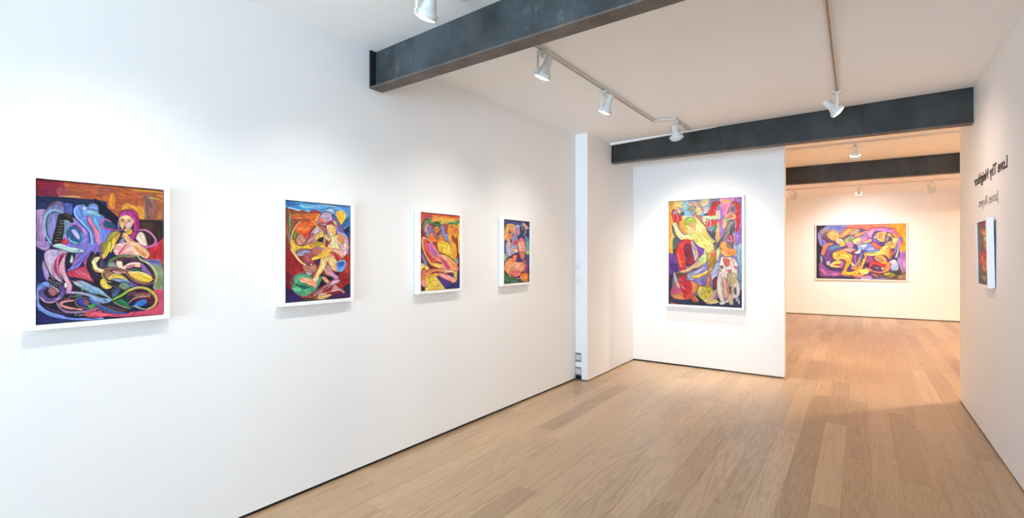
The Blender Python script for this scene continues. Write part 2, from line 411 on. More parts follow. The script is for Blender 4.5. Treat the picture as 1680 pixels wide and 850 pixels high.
# ------------------------------------------------------------------ painted canvases: pigment laid down shape by shape (permille of the canvas)
PIGMENT = {}
PIGMENT['cobras'] = (0.4625, 0.612, (24, 30, 72), [
('P',(136,26,52),[-15,-14,201,-12,208,112,-8,114]),
('P',(165,82,50),[190,-17,483,-15,485,114,191,111]),
('F',(120,28,60),[28,80,108,46,180,57,158,104,55,106]),
('F',(140,60,70),[136,66,185,29,213,49,202,100,147,99]),
('S',(175,95,55),14.6,[219,54,305,58,423,43]),
('S',(150,60,60),8.0,[235,36,363,31,447,18]),
('S',(226,180,140),8.6,[158,107,236,102,311,101]),
('P',(172,88,50),[410,-24,1020,-29,1024,241,778,244,606,239,454,124,412,104]),
('F',(150,75,60),[453,19,565,21,552,52,466,71]),
('F',(222,136,44),[540,65,575,62,573,165,538,155]),
('F',(205,110,45),[491,87,521,78,535,143,504,133]),
('F',(216,148,58),[634,173,663,123,722,131,824,150,827,237,781,242,770,196,709,163]),
('S',(178,60,50),17.3,[591,103,602,169]),
('S',(190,82,50),14.6,[728,51,729,125]),
('S',(186,70,48),10.6,[681,42,682,115]),
('S',(150,70,60),10.6,[761,67,756,148]),
('F',(128,88,84),[816,57,906,44,943,149,916,227,839,230,827,143]),
('F',(165,95,60),[914,132,993,146,995,236,909,240]),
('S',(196,150,42),15.9,[720,18,857,16,1006,17]),
('S',(200,165,50),13.3,[864,69,935,70,996,88]),
('S',(215,180,60),8.0,[927,42,999,46]),
('S',(72,92,84),6.0,[951,98,955,193]),
('S',(170,170,150),3.3,[891,51,894,108]),
('S',(94,62,72),4.6,[816,50,872,115,951,200]),
('S',(94,62,72),3.3,[851,136,908,151,930,207]),
('S',(88,62,70),3.3,[971,96,915,195]),
('P',(20,34,74),[-8,114,376,112,460,115,516,125,518,303,250,245,-6,230]),
('P',(26,44,92),[-7,154,67,165,62,204,-7,208]),
('P',(13,18,40),[417,98,454,122,610,236,604,283,591,326,550,318,419,244]),
('F',(28,76,98),[481,288,505,263,549,273,591,308,550,321,506,317]),
('F',(40,110,130),[456,230,480,247,469,277,444,290]),
('F',(108,122,216),[438,302,494,329,550,333,532,381,496,483,435,483]),
('P',(170,136,190),[-7,209,62,205,60,462,-3,463]),
('F',(150,122,210),[250,256,319,287,379,360,404,459,185,461,211,314]),
('P',(168,134,190),[-6,429,109,427,75,498,35,484,1,464]),
('F',(126,116,206),[185,419,458,406,460,496,362,541,311,592,260,664,217,641,245,577,273,511]),
('F',(170,140,195),[49,561,40,617,57,680,78,708,84,645]),
('P',(48,32,30),[778,242,1009,240,1012,396,919,467,850,487,820,350,772,326]),
('F',(70,50,45),[819,262,916,271,875,323,806,300]),
('P',(206,56,58),[1004,377,1013,512,892,512,933,448]),
('P',(188,44,50),[857,482,953,431,1010,408,1013,634,963,561,819,554]),
('P',(140,150,112),[827,557,963,562,995,641,999,803,894,797,933,719,908,647]),
('P',(112,112,182),[819,557,961,562,977,601,891,604]),
('S',(200,210,200),3.0,[827,559,961,562,993,641]),
('S',(90,120,60),3.0,[938,792,947,720]),
('S',(90,120,60),3.0,[944,783,952,706]),
('S',(90,120,60),3.0,[951,775,957,691]),
('S',(90,120,60),3.0,[957,793,961,677]),
('S',(90,120,60),3.0,[964,784,967,721]),
('S',(90,120,60),3.0,[970,776,972,706]),
('S',(90,120,60),3.0,[977,793,976,692]),
('S',(90,120,60),3.0,[983,785,981,677]),
('S',(90,120,60),3.0,[990,777,987,721]),
('S',(190,195,170),3.0,[940,691,964,662]),
('S',(70,90,60),3.0,[910,776,990,743]),
('P',(202,72,100),[854,794,1016,804,1019,1007,696,1001,521,987,563,974,680,962,833,962,948,908]),
('P',(30,38,96),[-7,851,27,901,123,957,279,991,467,1002,468,1066,-5,1024]),
('P',(22,40,88),[-11,540,22,540,57,680,85,716,4,741]),
('F',(120,150,226),[4,741,31,714,71,707,120,731,45,763,25,797,19,852,67,904,136,937,265,977,466,985,467,1005,279,990,123,959,40,916,5,879]),
('F',(36,28,36),[32,769,154,732,247,707,463,728,466,976,279,966,143,923,60,869]),
('F',(38,32,46),[376,525,431,517,473,551,523,606,675,601,799,730,910,791,862,810,693,810,710,950,666,971,535,945,382,914]),
('F',(112,116,168),[64,210,85,172,142,141,186,155,197,219,154,238,133,317,113,440,81,440,58,353,52,276]),
('F',(140,140,200),[89,274,105,246,138,233,139,294,118,384,99,396,82,341]),
('D',(90,90,150),2.7,12.0,[89,263,138,239,133,306,113,395,94,390,79,330]),
('S',(116,84,104),13.3,[67,204,99,169,142,147,184,165,194,219]),
('S',(24,26,46),6.0,[78,198,104,171,142,161,178,175]),
('S',(132,186,204),15.9,[100,440,67,385,54,320,58,265,78,225,116,206,154,210,185,225]),
('S',(24,26,46),6.6,[111,440,77,385,68,330,71,281,92,236,138,219]),
('F',(74,88,166),[192,158,248,161,245,233,196,219]),
('D',(40,50,120),3.3,13.3,[192,158,248,161,245,233,196,219]),
('F',(28,24,25),[108,445,133,317,144,266,154,238,187,225,227,228,255,258,261,284,245,295,233,285,210,269,193,267,191,320,171,444]),
('F',(70,60,50),[193,230,232,240,250,267,216,252]),
('S',(196,176,166),4.0,[158,280,189,278]),
('S',(196,176,166),4.0,[152,300,186,299]),
('S',(196,176,166),4.0,[147,321,183,320]),
('S',(196,176,166),4.0,[141,341,179,340]),
('S',(196,176,166),4.0,[136,362,176,361]),
('S',(196,176,166),4.0,[130,382,173,381]),
('S',(196,176,166),4.0,[125,403,170,402]),
('S',(196,176,166),4.0,[120,423,166,422]),
('F',(112,152,168),[194,275,233,291,217,342,195,382,181,405,192,337]),
('S',(185,205,212),6.6,[202,278,219,280,233,286]),
('F',(42,92,134),[209,371,228,330,273,312,320,345,335,390,310,437,241,438,218,404]),
('F',(182,166,226),[244,347,271,339,303,385,298,409,266,383]),
('S',(158,62,84),12.0,[239,306,279,309,314,345,323,368]),
('S',(142,198,232),14.6,[212,382,238,421,287,437]),
('S',(120,170,220),12.0,[320,362,333,402,310,437]),
('F',(212,50,62),[168,444,195,399,221,432,218,444]),
('S',(24,26,46),5.3,[217,342,212,371,223,404]),
('F',(106,142,216),[255,199,283,163,335,154,365,171,388,148,430,148,448,176,455,211,493,233,493,280,457,305,459,440,380,442,378,366,331,315,284,266,258,233]),
('F',(120,160,225),[391,156,424,151,443,176,425,192,389,185,374,175]),
('D',(50,60,140),3.3,12.6,[388,156,430,154,440,188,389,185]),
('D',(52,72,156),3.3,13.9,[283,186,330,183,342,240,378,308,409,377,410,435,389,436,367,343,307,265,272,232]),
('S',(18,22,56),8.6,[306,157,274,166,256,196,259,233,284,266,331,313,373,360,381,441]),
('S',(152,198,236),10.6,[300,165,272,186,270,226,302,268,346,309,388,366,399,441]),
('F',(222,112,150),[360,233,384,244,426,312,457,352,471,440,428,441,409,359,369,285]),
('S',(246,196,214),3.3,[363,254,382,250]),
('S',(246,196,214),3.3,[370,267,390,264]),
('S',(246,196,214),3.3,[378,281,399,277]),
('S',(246,196,214),3.3,[386,294,408,291]),
('S',(246,196,214),3.3,[393,308,417,305]),
('S',(246,196,214),3.3,[401,322,426,319]),
('S',(246,196,214),3.3,[409,336,434,333]),
('S',(246,196,214),3.3,[411,351,438,349]),
('S',(246,196,214),3.3,[414,367,443,365]),
('S',(246,196,214),3.3,[417,382,447,381]),
('S',(246,196,214),3.3,[420,398,452,397]),
('S',(246,196,214),3.3,[422,414,456,413]),
('S',(246,196,214),3.3,[425,429,461,429]),
('S',(18,22,56),5.3,[349,228,366,279,403,336,419,394,419,441]),
('F',(150,202,226),[349,199,389,185,431,195,456,217,468,237,425,236,401,231,365,216]),
('F',(110,190,215),[401,231,425,242,457,311,457,352,426,295]),
('F',(238,236,216),[355,180,353,187,346,192,337,192,330,189,327,182,330,175,337,171,345,170,353,174]),
('F',(60,60,80),[346,179,345,182,343,183,340,183,337,182,337,180,337,177,340,176,343,176,345,177]),
('S',(30,50,70),4.6,[407,219,416,231]),
('S',(40,60,100),4.0,[365,193,413,199,450,229]),
('S',(120,175,210),9.3,[444,243,474,259,466,312,457,360]),
('S',(150,160,225),10.6,[451,360,458,430,441,489]),
('S',(190,120,170),38.9,[347,504,288,551,245,580]),
('S',(70,40,70),4.2,[350,486,366,526]),
('S',(70,40,70),4.2,[337,494,354,535]),
('S',(70,40,70),4.2,[324,503,342,543]),
('S',(70,40,70),4.2,[311,511,330,552]),
('S',(70,40,70),4.2,[298,520,318,560]),
('S',(70,40,70),4.2,[285,528,306,569]),
('S',(70,40,70),4.2,[272,537,295,577]),
('S',(70,40,70),4.2,[259,545,283,585]),
('S',(70,40,70),4.2,[246,554,271,594]),
('S',(70,40,70),4.2,[234,562,260,602]),
('S',(126,116,206),33.8,[437,436,377,489,310,548,260,649]),
('S',(30,22,40),5.9,[459,466,377,533,282,628,264,656]),
('F',(34,24,36),[212,512,244,508,259,562,238,613,216,612]),
('F',(180,200,205),[234,569,248,519,259,562,248,580]),
('F',(190,166,202),[51,512,82,484,172,487,219,503,187,526,166,540,145,590,153,654,190,733,176,751,119,710,84,638,56,568]),
('D',(140,100,160),3.4,16.9,[82,498,158,497,145,533,111,575,83,568]),
('F',(206,52,98),[211,497,159,526,126,561,119,618,139,661,171,690,149,625,156,569,194,513]),
('S',(30,20,32),6.8,[215,493,130,476,75,487,51,518,58,575,87,642,133,696,184,740]),
('F',(216,142,172),[208,510,187,526,158,583,153,625,175,676,210,734,203,788,242,787,251,743,226,693,204,641,200,576]),
('S',(250,228,236),5.9,[187,533,205,521]),
('S',(250,228,236),5.9,[182,546,202,535]),
('S',(250,228,236),5.9,[177,559,199,550]),
('S',(250,228,236),5.9,[172,572,195,564]),
('S',(250,228,236),5.9,[167,585,192,578]),
('S',(250,228,236),5.9,[166,598,191,593]),
('S',(250,228,236),5.9,[168,612,194,607]),
('S',(250,228,236),5.9,[170,625,197,622]),
('S',(250,228,236),5.9,[172,639,199,637]),
('S',(250,228,236),5.9,[174,653,203,651]),
('S',(250,228,236),5.9,[181,666,209,664]),
('S',(250,228,236),5.9,[187,678,216,678]),
('S',(250,228,236),5.9,[194,690,223,691]),
('S',(250,228,236),5.9,[201,703,230,705]),
('S',(250,228,236),5.9,[208,715,237,718]),
('S',(250,228,236),5.9,[211,728,239,733]),
('S',(250,228,236),5.9,[213,742,240,748]),
('S',(250,228,236),5.9,[214,756,241,763]),
('S',(250,228,236),5.9,[215,770,241,778]),
('S',(30,20,32),5.9,[204,515,159,569,152,633,178,683,200,734]),
('S',(40,18,40),5.1,[205,526,200,583,210,641,233,692,253,743,244,779]),
('F',(235,235,230),[212,738,210,749,205,755,199,755,194,748,192,737,194,726,198,720,205,720,210,727]),
('F',(182,206,206),[106,459,157,439,214,461,287,471,341,493,317,508,273,506,215,499,151,478]),
('S',(235,240,240),5.9,[116,459,172,447,222,467,309,488]),
('S',(36,26,42),5.1,[215,500,280,510,324,504]),
('F',(30,30,40),[305,486,304,488,300,490,296,490,293,488,292,486,293,483,296,482,300,482,304,483]),
('F',(24,20,30),[83,677,140,696,193,737,185,780,141,767,96,744]),
('D',(205,205,215),5.9,20.3,[85,680,140,696,190,737,180,776,141,764,96,744]),
('S',(92,62,142),38.9,[181,747,182,794,149,831,87,839,42,815,33,773,65,746]),
('D',(150,175,230),4.2,14.4,[24,741,65,736,52,777,80,828,142,824,169,776,197,770,177,833,94,857,32,825]),
('S',(226,172,192),13.5,[25,814,66,849,121,850,164,818]),
('S',(80,40,100),4.2,[59,834,70,855]),
('S',(80,40,100),4.2,[73,834,83,855]),
('S',(80,40,100),4.2,[87,835,97,854]),
('S',(80,40,100),4.2,[100,836,111,854]),
('S',(80,40,100),4.2,[114,837,125,854]),
('S',(80,40,100),4.2,[128,837,139,853]),
('S',(80,40,100),4.2,[142,838,152,853]),
('F',(152,102,112),[92,744,156,776,148,790,114,810,85,793]),
('S',(230,225,235),5.9,[96,737,130,756,161,782]),
('F',(192,62,92),[217,641,274,622,348,600,383,652,414,721,350,704,290,688,232,679]),
('S',(236,152,172),5.1,[275,635,319,672]),
('S',(236,152,172),5.1,[297,628,349,680]),
('S',(236,152,172),5.1,[319,643,379,681]),
('S',(236,152,172),5.1,[349,658,395,711]),
('S',(236,152,172),5.1,[260,664,312,687]),
('S',(210,40,50),13.5,[220,641,261,671,312,690]),
('F',(200,90,130),[333,577,366,541,378,593,348,603]),
('F',(30,22,36),[356,607,366,541,408,519,460,513,463,721,410,713,387,674]),
('D',(150,128,160),3.0,14.4,[363,578,392,526,409,615,455,646,463,713,410,704]),
('F',(150,186,206),[257,714,320,707,411,749,464,777,464,822,366,780,283,744]),
('D',(210,140,170),4.2,18.6,[261,714,320,709,411,753,442,787,365,773,283,737]),
('S',(220,120,130),8.5,[247,707,298,723,320,738]),
('S',(110,150,150),5.9,[313,760,366,784,412,808,464,818]),
('S',(35,30,40),5.1,[261,711,335,706,411,742]),
('S',(150,215,180),5.1,[321,768,328,797,381,800,313,764]),
('S',(172,152,202),23.7,[212,792,284,795,366,814,465,863]),
('S',(152,122,162),22.0,[141,859,165,900,221,929,323,936,444,918]),
('S',(226,142,147),23.7,[257,848,186,855,169,875,228,901,323,918]),
('S',(120,40,70),5.1,[191,862,184,876,235,890]),
('F',(52,62,152),[281,839,336,833,382,874,352,903,293,877]),
('F',(150,92,82),[337,849,374,858,367,887,343,886]),
('F',(62,152,84),[367,889,420,891,413,914,375,910]),
('S',(142,132,112),7.6,[420,861,314,829,274,851,293,892,383,918,451,915]),
('F',(30,80,60),[262,816,299,810,321,822,285,831]),
('S',(90,130,190),15.2,[382,844,465,901]),
('F',(226,72,92),[345,938,466,937,484,989,353,973]),
('D',(255,196,196),3.0,12.7,[345,938,466,937,484,989,353,973]),
('S',(30,24,50),5.9,[171,937,214,947,253,941]),
('S',(232,232,240),5.1,[257,950,286,957]),
('S',(232,232,240),5.1,[297,959,338,958]),
('F',(166,40,120),[611,232,625,192,676,174,729,174,770,209,786,276,774,351,739,392,711,389,731,315,724,236,664,217]),
('S',(206,62,152),9.3,[690,194,734,229,748,290,739,352]),
('S',(112,22,62),6.6,[710,184,757,228,773,295,759,351]),
('S',(200,60,150),6.6,[673,183,670,208]),
('F',(190,64,152),[612,233,631,197,673,180,665,213,622,240]),
('S',(122,112,182),17.3,[605,271,610,319]),
('F',(240,196,142),[612,241,664,215,710,224,732,254,724,291,695,329,666,343,633,315,613,280]),
('F',(236,186,92),[615,256,658,248,654,324,630,310]),
('F',(226,164,190),[668,275,711,267,705,304,675,324]),
('S',(62,42,52),4.6,[620,251,653,248]),
('S',(62,42,52),4.6,[674,247,710,244]),
('S',(42,42,62),8.6,[630,264,653,263]),
('S',(42,42,62),8.6,[678,263,709,262]),
('S',(202,122,92),4.0,[663,257,659,296]),
('S',(186,42,62),6.6,[646,315,669,312]),
('S',(240,182,122),8.6,[733,244,734,275]),
('S',(160,80,60),2.7,[727,242,741,266]),
('S',(110,30,70),3.3,[614,235,613,280,634,318,666,343]),
('F',(236,182,52),[666,345,720,319,716,359,679,363]),
('F',(168,45,124),[715,353,779,326,759,364,739,395,711,393]),
('S',(210,70,160),5.3,[726,365,759,339]),
('S',(210,70,160),5.3,[719,383,749,364]),
('F',(150,142,52),[478,495,507,406,544,351,591,338,622,355,608,404,571,494]),
('F',(232,192,72),[530,495,551,405,600,362,616,379,583,452,570,494]),
('S',(100,90,30),4.0,[490,465,520,394,550,357]),
('F',(226,206,186),[751,392,779,345,820,350,850,424,850,493,802,493,780,425]),
('S',(172,150,140),8.0,[830,359,849,424,848,481]),
('F',(236,190,190),[597,476,667,421,713,451,734,494,590,494]),
('S',(202,42,122),13.3,[680,439,624,482]),
('S',(210,80,140),6.6,[707,451,668,488]),
('F',(150,140,190),[615,416,647,391,660,427,615,446]),
('F',(240,190,132),[605,359,666,353,696,402,647,388,615,387]),
('F',(244,184,120),[634,367,672,353,733,407,822,493,741,494,673,418]),
('S',(252,224,170),6.6,[667,400,761,487]),
('S',(150,80,40),3.3,[676,354,733,404,808,468]),
('S',(180,120,80),2.7,[622,364,637,385]),
('S',(180,120,80),2.7,[634,364,650,385]),
('S',(180,120,80),2.7,[645,364,663,384]),
('S',(44,30,34),17.3,[660,304,634,361,596,428,553,500]),
('S',(110,80,80),3.3,[665,314,609,416]),
('S',(168,76,146),19.9,[546,269,493,255,469,283,494,320,550,330,633,331]),
('S',(205,130,190),5.3,[530,262,493,251,466,283,491,317]),
('S',(196,102,166),19.9,[772,327,833,326,890,354,929,404,905,442,842,454,774,438,726,411,689,372]),
('S',(230,160,200),5.3,[779,323,840,322,896,351,934,404]),
('S',(152,52,142),18.1,[478,437,455,464,472,492,518,499]),
('S',(152,62,142),21.1,[462,511,480,551]),
('F',(226,190,72),[478,431,556,430,525,511,494,548,471,525]),
('F',(130,130,52),[478,431,520,430,486,511,469,513]),
('F',(240,186,172),[574,450,695,427,780,532,593,526]),
('S',(192,42,92),15.1,[673,445,626,494,608,519]),
('S',(222,90,140),6.0,[692,455,637,504]),
('S',(226,122,142),9.1,[633,514,741,497]),
('S',(160,60,80),3.8,[674,504,765,525]),
('F',(246,190,140),[695,420,779,426,858,489,875,525,844,547,796,533,749,490]),
('F',(236,140,82),[748,451,844,518,830,537,780,504]),
('S',(120,40,30),4.5,[779,426,861,485,878,525]),
('S',(252,230,190),6.0,[703,434,764,504,827,542]),
('S',(190,100,160),18.1,[794,440,857,460,921,445,953,423]),
('F',(130,140,140),[516,602,565,571,602,621,573,630]),
('F',(52,32,62),[634,569,704,549,785,563,828,638,766,644,697,584,653,595]),
('D',(120,90,130),2.3,11.3,[638,569,704,552,781,567,750,581,690,580]),
('F',(246,216,186),[592,566,623,552,647,601,635,616,705,580,789,582,788,618,736,614,676,630,624,639,591,600]),
('F',(220,120,150),[661,621,705,598,750,598,705,626]),
('S',(242,164,92),9.1,[735,591,790,602]),
('S',(242,164,92),7.5,[751,612,788,618]),
('S',(40,25,30),4.5,[591,596,574,566,594,562]),
('S',(40,25,30),3.8,[647,601,634,554]),
('F',(50,100,50),[691,639,736,626,797,638,829,652,751,651]),
('S',(240,160,150),7.5,[495,626,573,620,676,642,829,667]),
('S',(86,112,62),19.6,[514,618,533,567,590,538,674,528,769,533]),
('S',(150,170,90),5.3,[522,585,586,547,674,523]),
('S',(166,122,176),12.8,[693,542,781,574,844,631,900,690]),
('S',(192,202,142),15.1,[765,523,796,560,859,589,916,647,938,705,909,748]),
('S',(122,52,32),18.1,[867,603,908,661,918,712]),
('D',(30,20,20),3.0,10.6,[855,603,891,611,929,705,905,711]),
('S',(226,150,60),7.5,[901,719,937,712,931,676]),
('F',(240,192,64),[680,656,782,657,876,682,902,715,869,740,799,731,722,694]),
('S',(252,242,206),9.1,[683,655,782,655,880,681]),
('S',(235,215,180),7.5,[729,699,799,737,869,740]),
('S',(40,25,30),4.5,[722,694,799,733,871,742]),
('F',(242,214,112),[515,697,559,664,624,669,688,716,603,701,535,709]),
('F',(236,190,70),[552,674,617,674,669,706,588,694]),
('S',(40,25,30),4.5,[531,713,603,704,684,715]),
('F',(238,224,160),[397,571,421,538,462,537,449,561,433,585,454,617,495,631,478,653,432,638,405,612]),
('S',(228,152,82),9.8,[403,612,432,643,485,654]),
('S',(60,40,40),4.5,[433,581,446,613,488,629]),
('S',(142,77,62),22.6,[488,646,566,625,646,642,695,686,752,728,846,754,913,740]),
('D',(210,170,120),2.3,9.8,[495,639,566,617,646,632,699,678,760,721,830,745,830,759,737,735,676,684,624,648,559,637,495,656]),
('S',(172,142,92),13.6,[495,639,476,672,509,715,547,725]),
('S',(50,30,30),3.8,[509,653,495,676,524,707]),
('F',(132,162,212),[544,708,618,703,699,721,753,763,708,770,625,732]),
('F',(110,84,160),[692,726,799,765,862,774,753,784]),
('D',(70,50,120),3.0,11.3,[692,726,799,765,862,774,753,784]),
('F',(112,132,114),[611,758,640,730,685,740,700,775,656,786]),
('S',(30,26,36),5.3,[604,751,633,727,685,733,711,776]),
('F',(240,214,92),[466,705,503,700,517,734,555,764,525,778,490,772,460,739]),
('S',(150,110,40),3.0,[496,713,497,760]),
('S',(150,110,40),3.0,[514,734,536,768]),
('S',(60,26,32),10.6,[553,762,619,779,663,808]),
('S',(160,150,110),4.5,[553,756,626,772,678,809]),
('S',(62,92,162),21.1,[381,861,464,906,570,957,673,973]),
('S',(120,90,70),9.1,[513,909,577,941,665,960]),
('S',(150,130,180),6.0,[395,902,457,926,535,958]),
('F',(226,82,112),[389,938,478,951,607,973,465,985,389,975]),
('D',(255,190,200),2.6,11.3,[389,940,464,952,535,968,451,979,389,971]),
('F',(132,168,202),[379,749,434,758,483,790,533,836,562,858,541,874,498,883,435,866,381,835]),
('F',(26,30,40),[404,802,469,818,527,844,477,843]),
('S',(160,160,110),4.5,[401,809,455,812,526,842]),
('D',(60,110,120),3.0,15.1,[393,756,462,779,519,829,462,812,393,783]),
('S',(30,30,40),4.5,[477,857,516,869]),
('S',(30,30,40),4.5,[491,847,505,875]),
('F',(52,160,70),[381,888,415,883,422,904,388,908]),
('F',(92,22,42),[705,845,777,806,870,818,921,878,884,919,832,894,739,885]),
('S',(222,202,160),3.0,[731,815,745,850]),
('S',(222,202,160),3.0,[748,815,760,852]),
('S',(222,202,160),3.0,[765,815,776,853]),
('S',(222,202,160),3.0,[782,816,792,855]),
('S',(222,202,160),3.0,[800,816,807,856]),
('S',(222,202,160),3.0,[817,817,823,858]),
('S',(222,202,160),3.0,[835,817,839,860]),
('S',(222,202,160),3.0,[853,817,855,861]),
('S',(222,202,160),3.0,[870,818,871,863]),
('F',(52,112,184),[732,923,770,883,832,869,854,895,805,924]),
('F',(42,112,72),[569,872,649,859,702,914,680,925,624,904]),
('F',(20,60,50),[649,863,701,852,694,893,664,877]),
('S',(226,182,172),8.3,[694,894,732,862,800,850,867,848]),
('S',(216,202,92),25.7,[562,859,627,834,708,791,799,779,878,804,933,864,918,921,864,949]),
('S',(132,202,62),19.6,[562,859,627,831,693,796]),
('D',(40,50,20),3.4,12.1,[576,862,634,821,715,783,807,772,886,793,947,865,924,928,872,957,864,942,903,898,911,863,862,817,792,793,716,804,642,845]),
('S',(150,60,40),5.3,[701,810,753,788,831,787]),
('S',(202,192,122),10.6,[868,952,802,945,732,916]),
('S',(172,142,82),9.1,[562,872,628,911,706,932]),
('S',(112,192,182),6.0,[702,930,755,918,806,946]),
('F',(222,160,110),[620,258,645,251,657,257,656,267,626,269]),
('F',(222,160,150),[674,255,711,251,712,267,678,269]),
('F',(40,34,52),[647,261,646,264,642,266,638,266,634,264,633,262,634,259,638,257,642,257,646,258]),
('F',(40,34,52),[700,260,699,263,695,265,690,265,686,263,684,261,686,258,690,256,695,255,699,257]),
('F',(235,230,225),[636,262,635,264,634,265,632,265,630,264,630,262,630,260,632,259,634,259,635,260]),
('F',(235,230,225),[686,261,686,263,684,264,682,264,680,263,680,261,680,260,682,258,684,258,686,259]),
('S',(92,40,60),4.0,[611,235,628,201,673,176,729,174,770,209,786,276,774,351]),
('S',(245,215,170),4.0,[614,247,618,283,639,321,669,340]),
('S',(60,30,40),3.3,[507,406,544,352,591,337]),
('S',(60,30,40),3.3,[571,482,608,404,622,361]),
('S',(60,30,40),3.3,[751,392,779,343,821,350,852,424]),
('S',(60,30,40),3.3,[540,483,557,405,600,362]),
('S',(100,25,70),3.3,[716,389,739,383]),
('S',(100,25,70),3.3,[725,381,746,373]),
('S',(100,25,70),3.3,[734,372,752,363]),
('S',(100,25,70),3.3,[744,363,759,353]),
('S',(100,25,70),3.3,[753,354,765,343]),
('S',(100,25,70),3.3,[762,345,772,332]),
('F',(96,52,66),[530,592,590,549,674,539,765,546,828,596,796,585,704,554,634,569,594,566,558,572]),
('F',(122,92,150),[797,595,844,631,900,690,860,674,805,645]),
('F',(176,120,100),[495,639,530,640,559,661,517,697,496,686]),
('F',(206,160,150),[559,639,624,641,676,658,624,666,566,657]),
('F',(70,60,96),[459,571,487,558,508,599,488,629,456,615]),
('F',(60,84,120),[561,780,626,776,605,819,562,844,551,817]),
('F',(98,60,90),[693,813,769,799,708,835,679,844]),
('S',(196,150,120),3.8,[430,505,404,538,394,584]),
('S',(20,16,24),5.3,[390,564,417,531,465,530]),
('S',(20,16,24),4.5,[495,617,573,615,650,632,699,674]),
('S',(20,16,24),4.5,[502,659,566,639,639,654,691,698,753,742,846,767]),
('S',(20,16,24),4.5,[516,609,529,558,590,529,674,518,765,521]),
('S',(230,226,190),3.8,[780,546,859,579,925,647,947,713]),
('S',(20,16,24),3.8,[750,536,796,578,859,603,904,661]),
('S',(20,16,24),4.5,[569,872,634,848,716,804,799,795,866,817,915,866,904,916]),
('S',(20,16,24),4.5,[558,844,627,818,708,775,799,764,886,790,951,858,940,929,880,967]),
('S',(140,190,150),4.5,[569,882,635,917,710,943]),
('S',(90,140,190),4.5,[395,879,471,900,549,939,629,965]),
('S',(200,120,110),3.8,[520,903,592,928,680,951]),
('S',(170,205,225),3.0,[407,770,421,784]),
('S',(170,205,225),3.0,[426,780,440,794]),
('S',(170,205,225),3.0,[445,790,460,804]),
('S',(170,205,225),3.0,[465,800,479,815]),
('S',(170,205,225),3.0,[485,811,499,825]),
('S',(170,205,225),3.0,[504,821,519,835]),
('S',(170,205,225),3.0,[524,832,539,846]),
('S',(235,150,165),3.8,[394,836,436,871,498,887]),
('S',(20,16,24),3.8,[393,756,434,751,483,783,536,833,565,860]),
('S',(20,16,24),3.8,[394,842,436,874,498,890,559,875]),
('S',(210,190,150),2.6,[769,819,763,844]),
('S',(210,190,150),2.6,[784,823,779,855]),
('S',(210,190,150),2.6,[798,827,794,846]),
('S',(210,190,150),2.6,[813,821,810,857]),
('S',(210,190,150),2.6,[828,825,825,848]),
('S',(210,190,150),2.6,[843,829,841,858]),
('S',(210,190,150),2.6,[858,823,857,849]),
('S',(210,190,150),2.6,[873,827,873,860]),
('S',(210,190,150),2.6,[888,831,888,851]),
('S',(70,110,70),3.8,[859,610,908,661,929,719]),
('S',(250,240,190),3.8,[691,664,782,669,861,692]),
('S',(25,20,30),5.1,[8,744,31,717,71,705,123,725]),
('S',(200,215,245),4.2,[11,762,10,824,26,880,88,920,193,956]),
('S',(20,16,24),5.1,[132,859,157,903,221,943,323,952,444,937]),
('S',(20,16,24),4.2,[152,853,178,901,228,916,322,901]),
('S',(20,16,24),4.2,[212,779,284,781,370,799,464,845]),
('S',(215,200,230),4.2,[219,788,284,789,366,808,465,854]),
('S',(20,16,24),4.2,[276,762,366,792,458,833]),
('S',(90,160,120),6.8,[248,822,292,817,336,812]),
('S',(215,130,150),5.1,[248,808,219,835,191,834]),
('S',(120,190,180),5.1,[313,764,366,777,427,802]),
('S',(170,60,80),7.6,[383,918,428,906,465,894]),
('S',(70,130,200),6.8,[381,829,428,869,465,890]),
('S',(100,60,120),8.5,[67,883,122,915,214,939]),
('S',(245,225,240),4.2,[152,533,144,590,155,647,182,697]),
('S',(20,16,24),5.1,[245,573,288,541,350,493]),
('S',(20,16,24),5.1,[260,609,303,573,377,515]),
('S',(20,16,24),5.1,[235,681,290,690,350,708,414,724]),
('S',(20,16,24),4.2,[217,640,274,619,348,597,370,541]),
('S',(20,24,50),4.6,[196,219,189,158,147,139,88,171,64,210]),
('S',(200,220,245),3.3,[365,171,388,148,430,149,446,176]),
('S',(20,24,50),4.0,[353,199,389,184,434,195,462,222]),
('S',(20,24,50),4.6,[209,371,218,404,241,438]),
('S',(20,24,50),4.0,[228,329,273,310,321,345,337,396,315,437]),
('S',(170,150,220),4.0,[250,267,320,310,361,361]),
('S',(220,190,230),3.3,[9,213,56,208]),
])
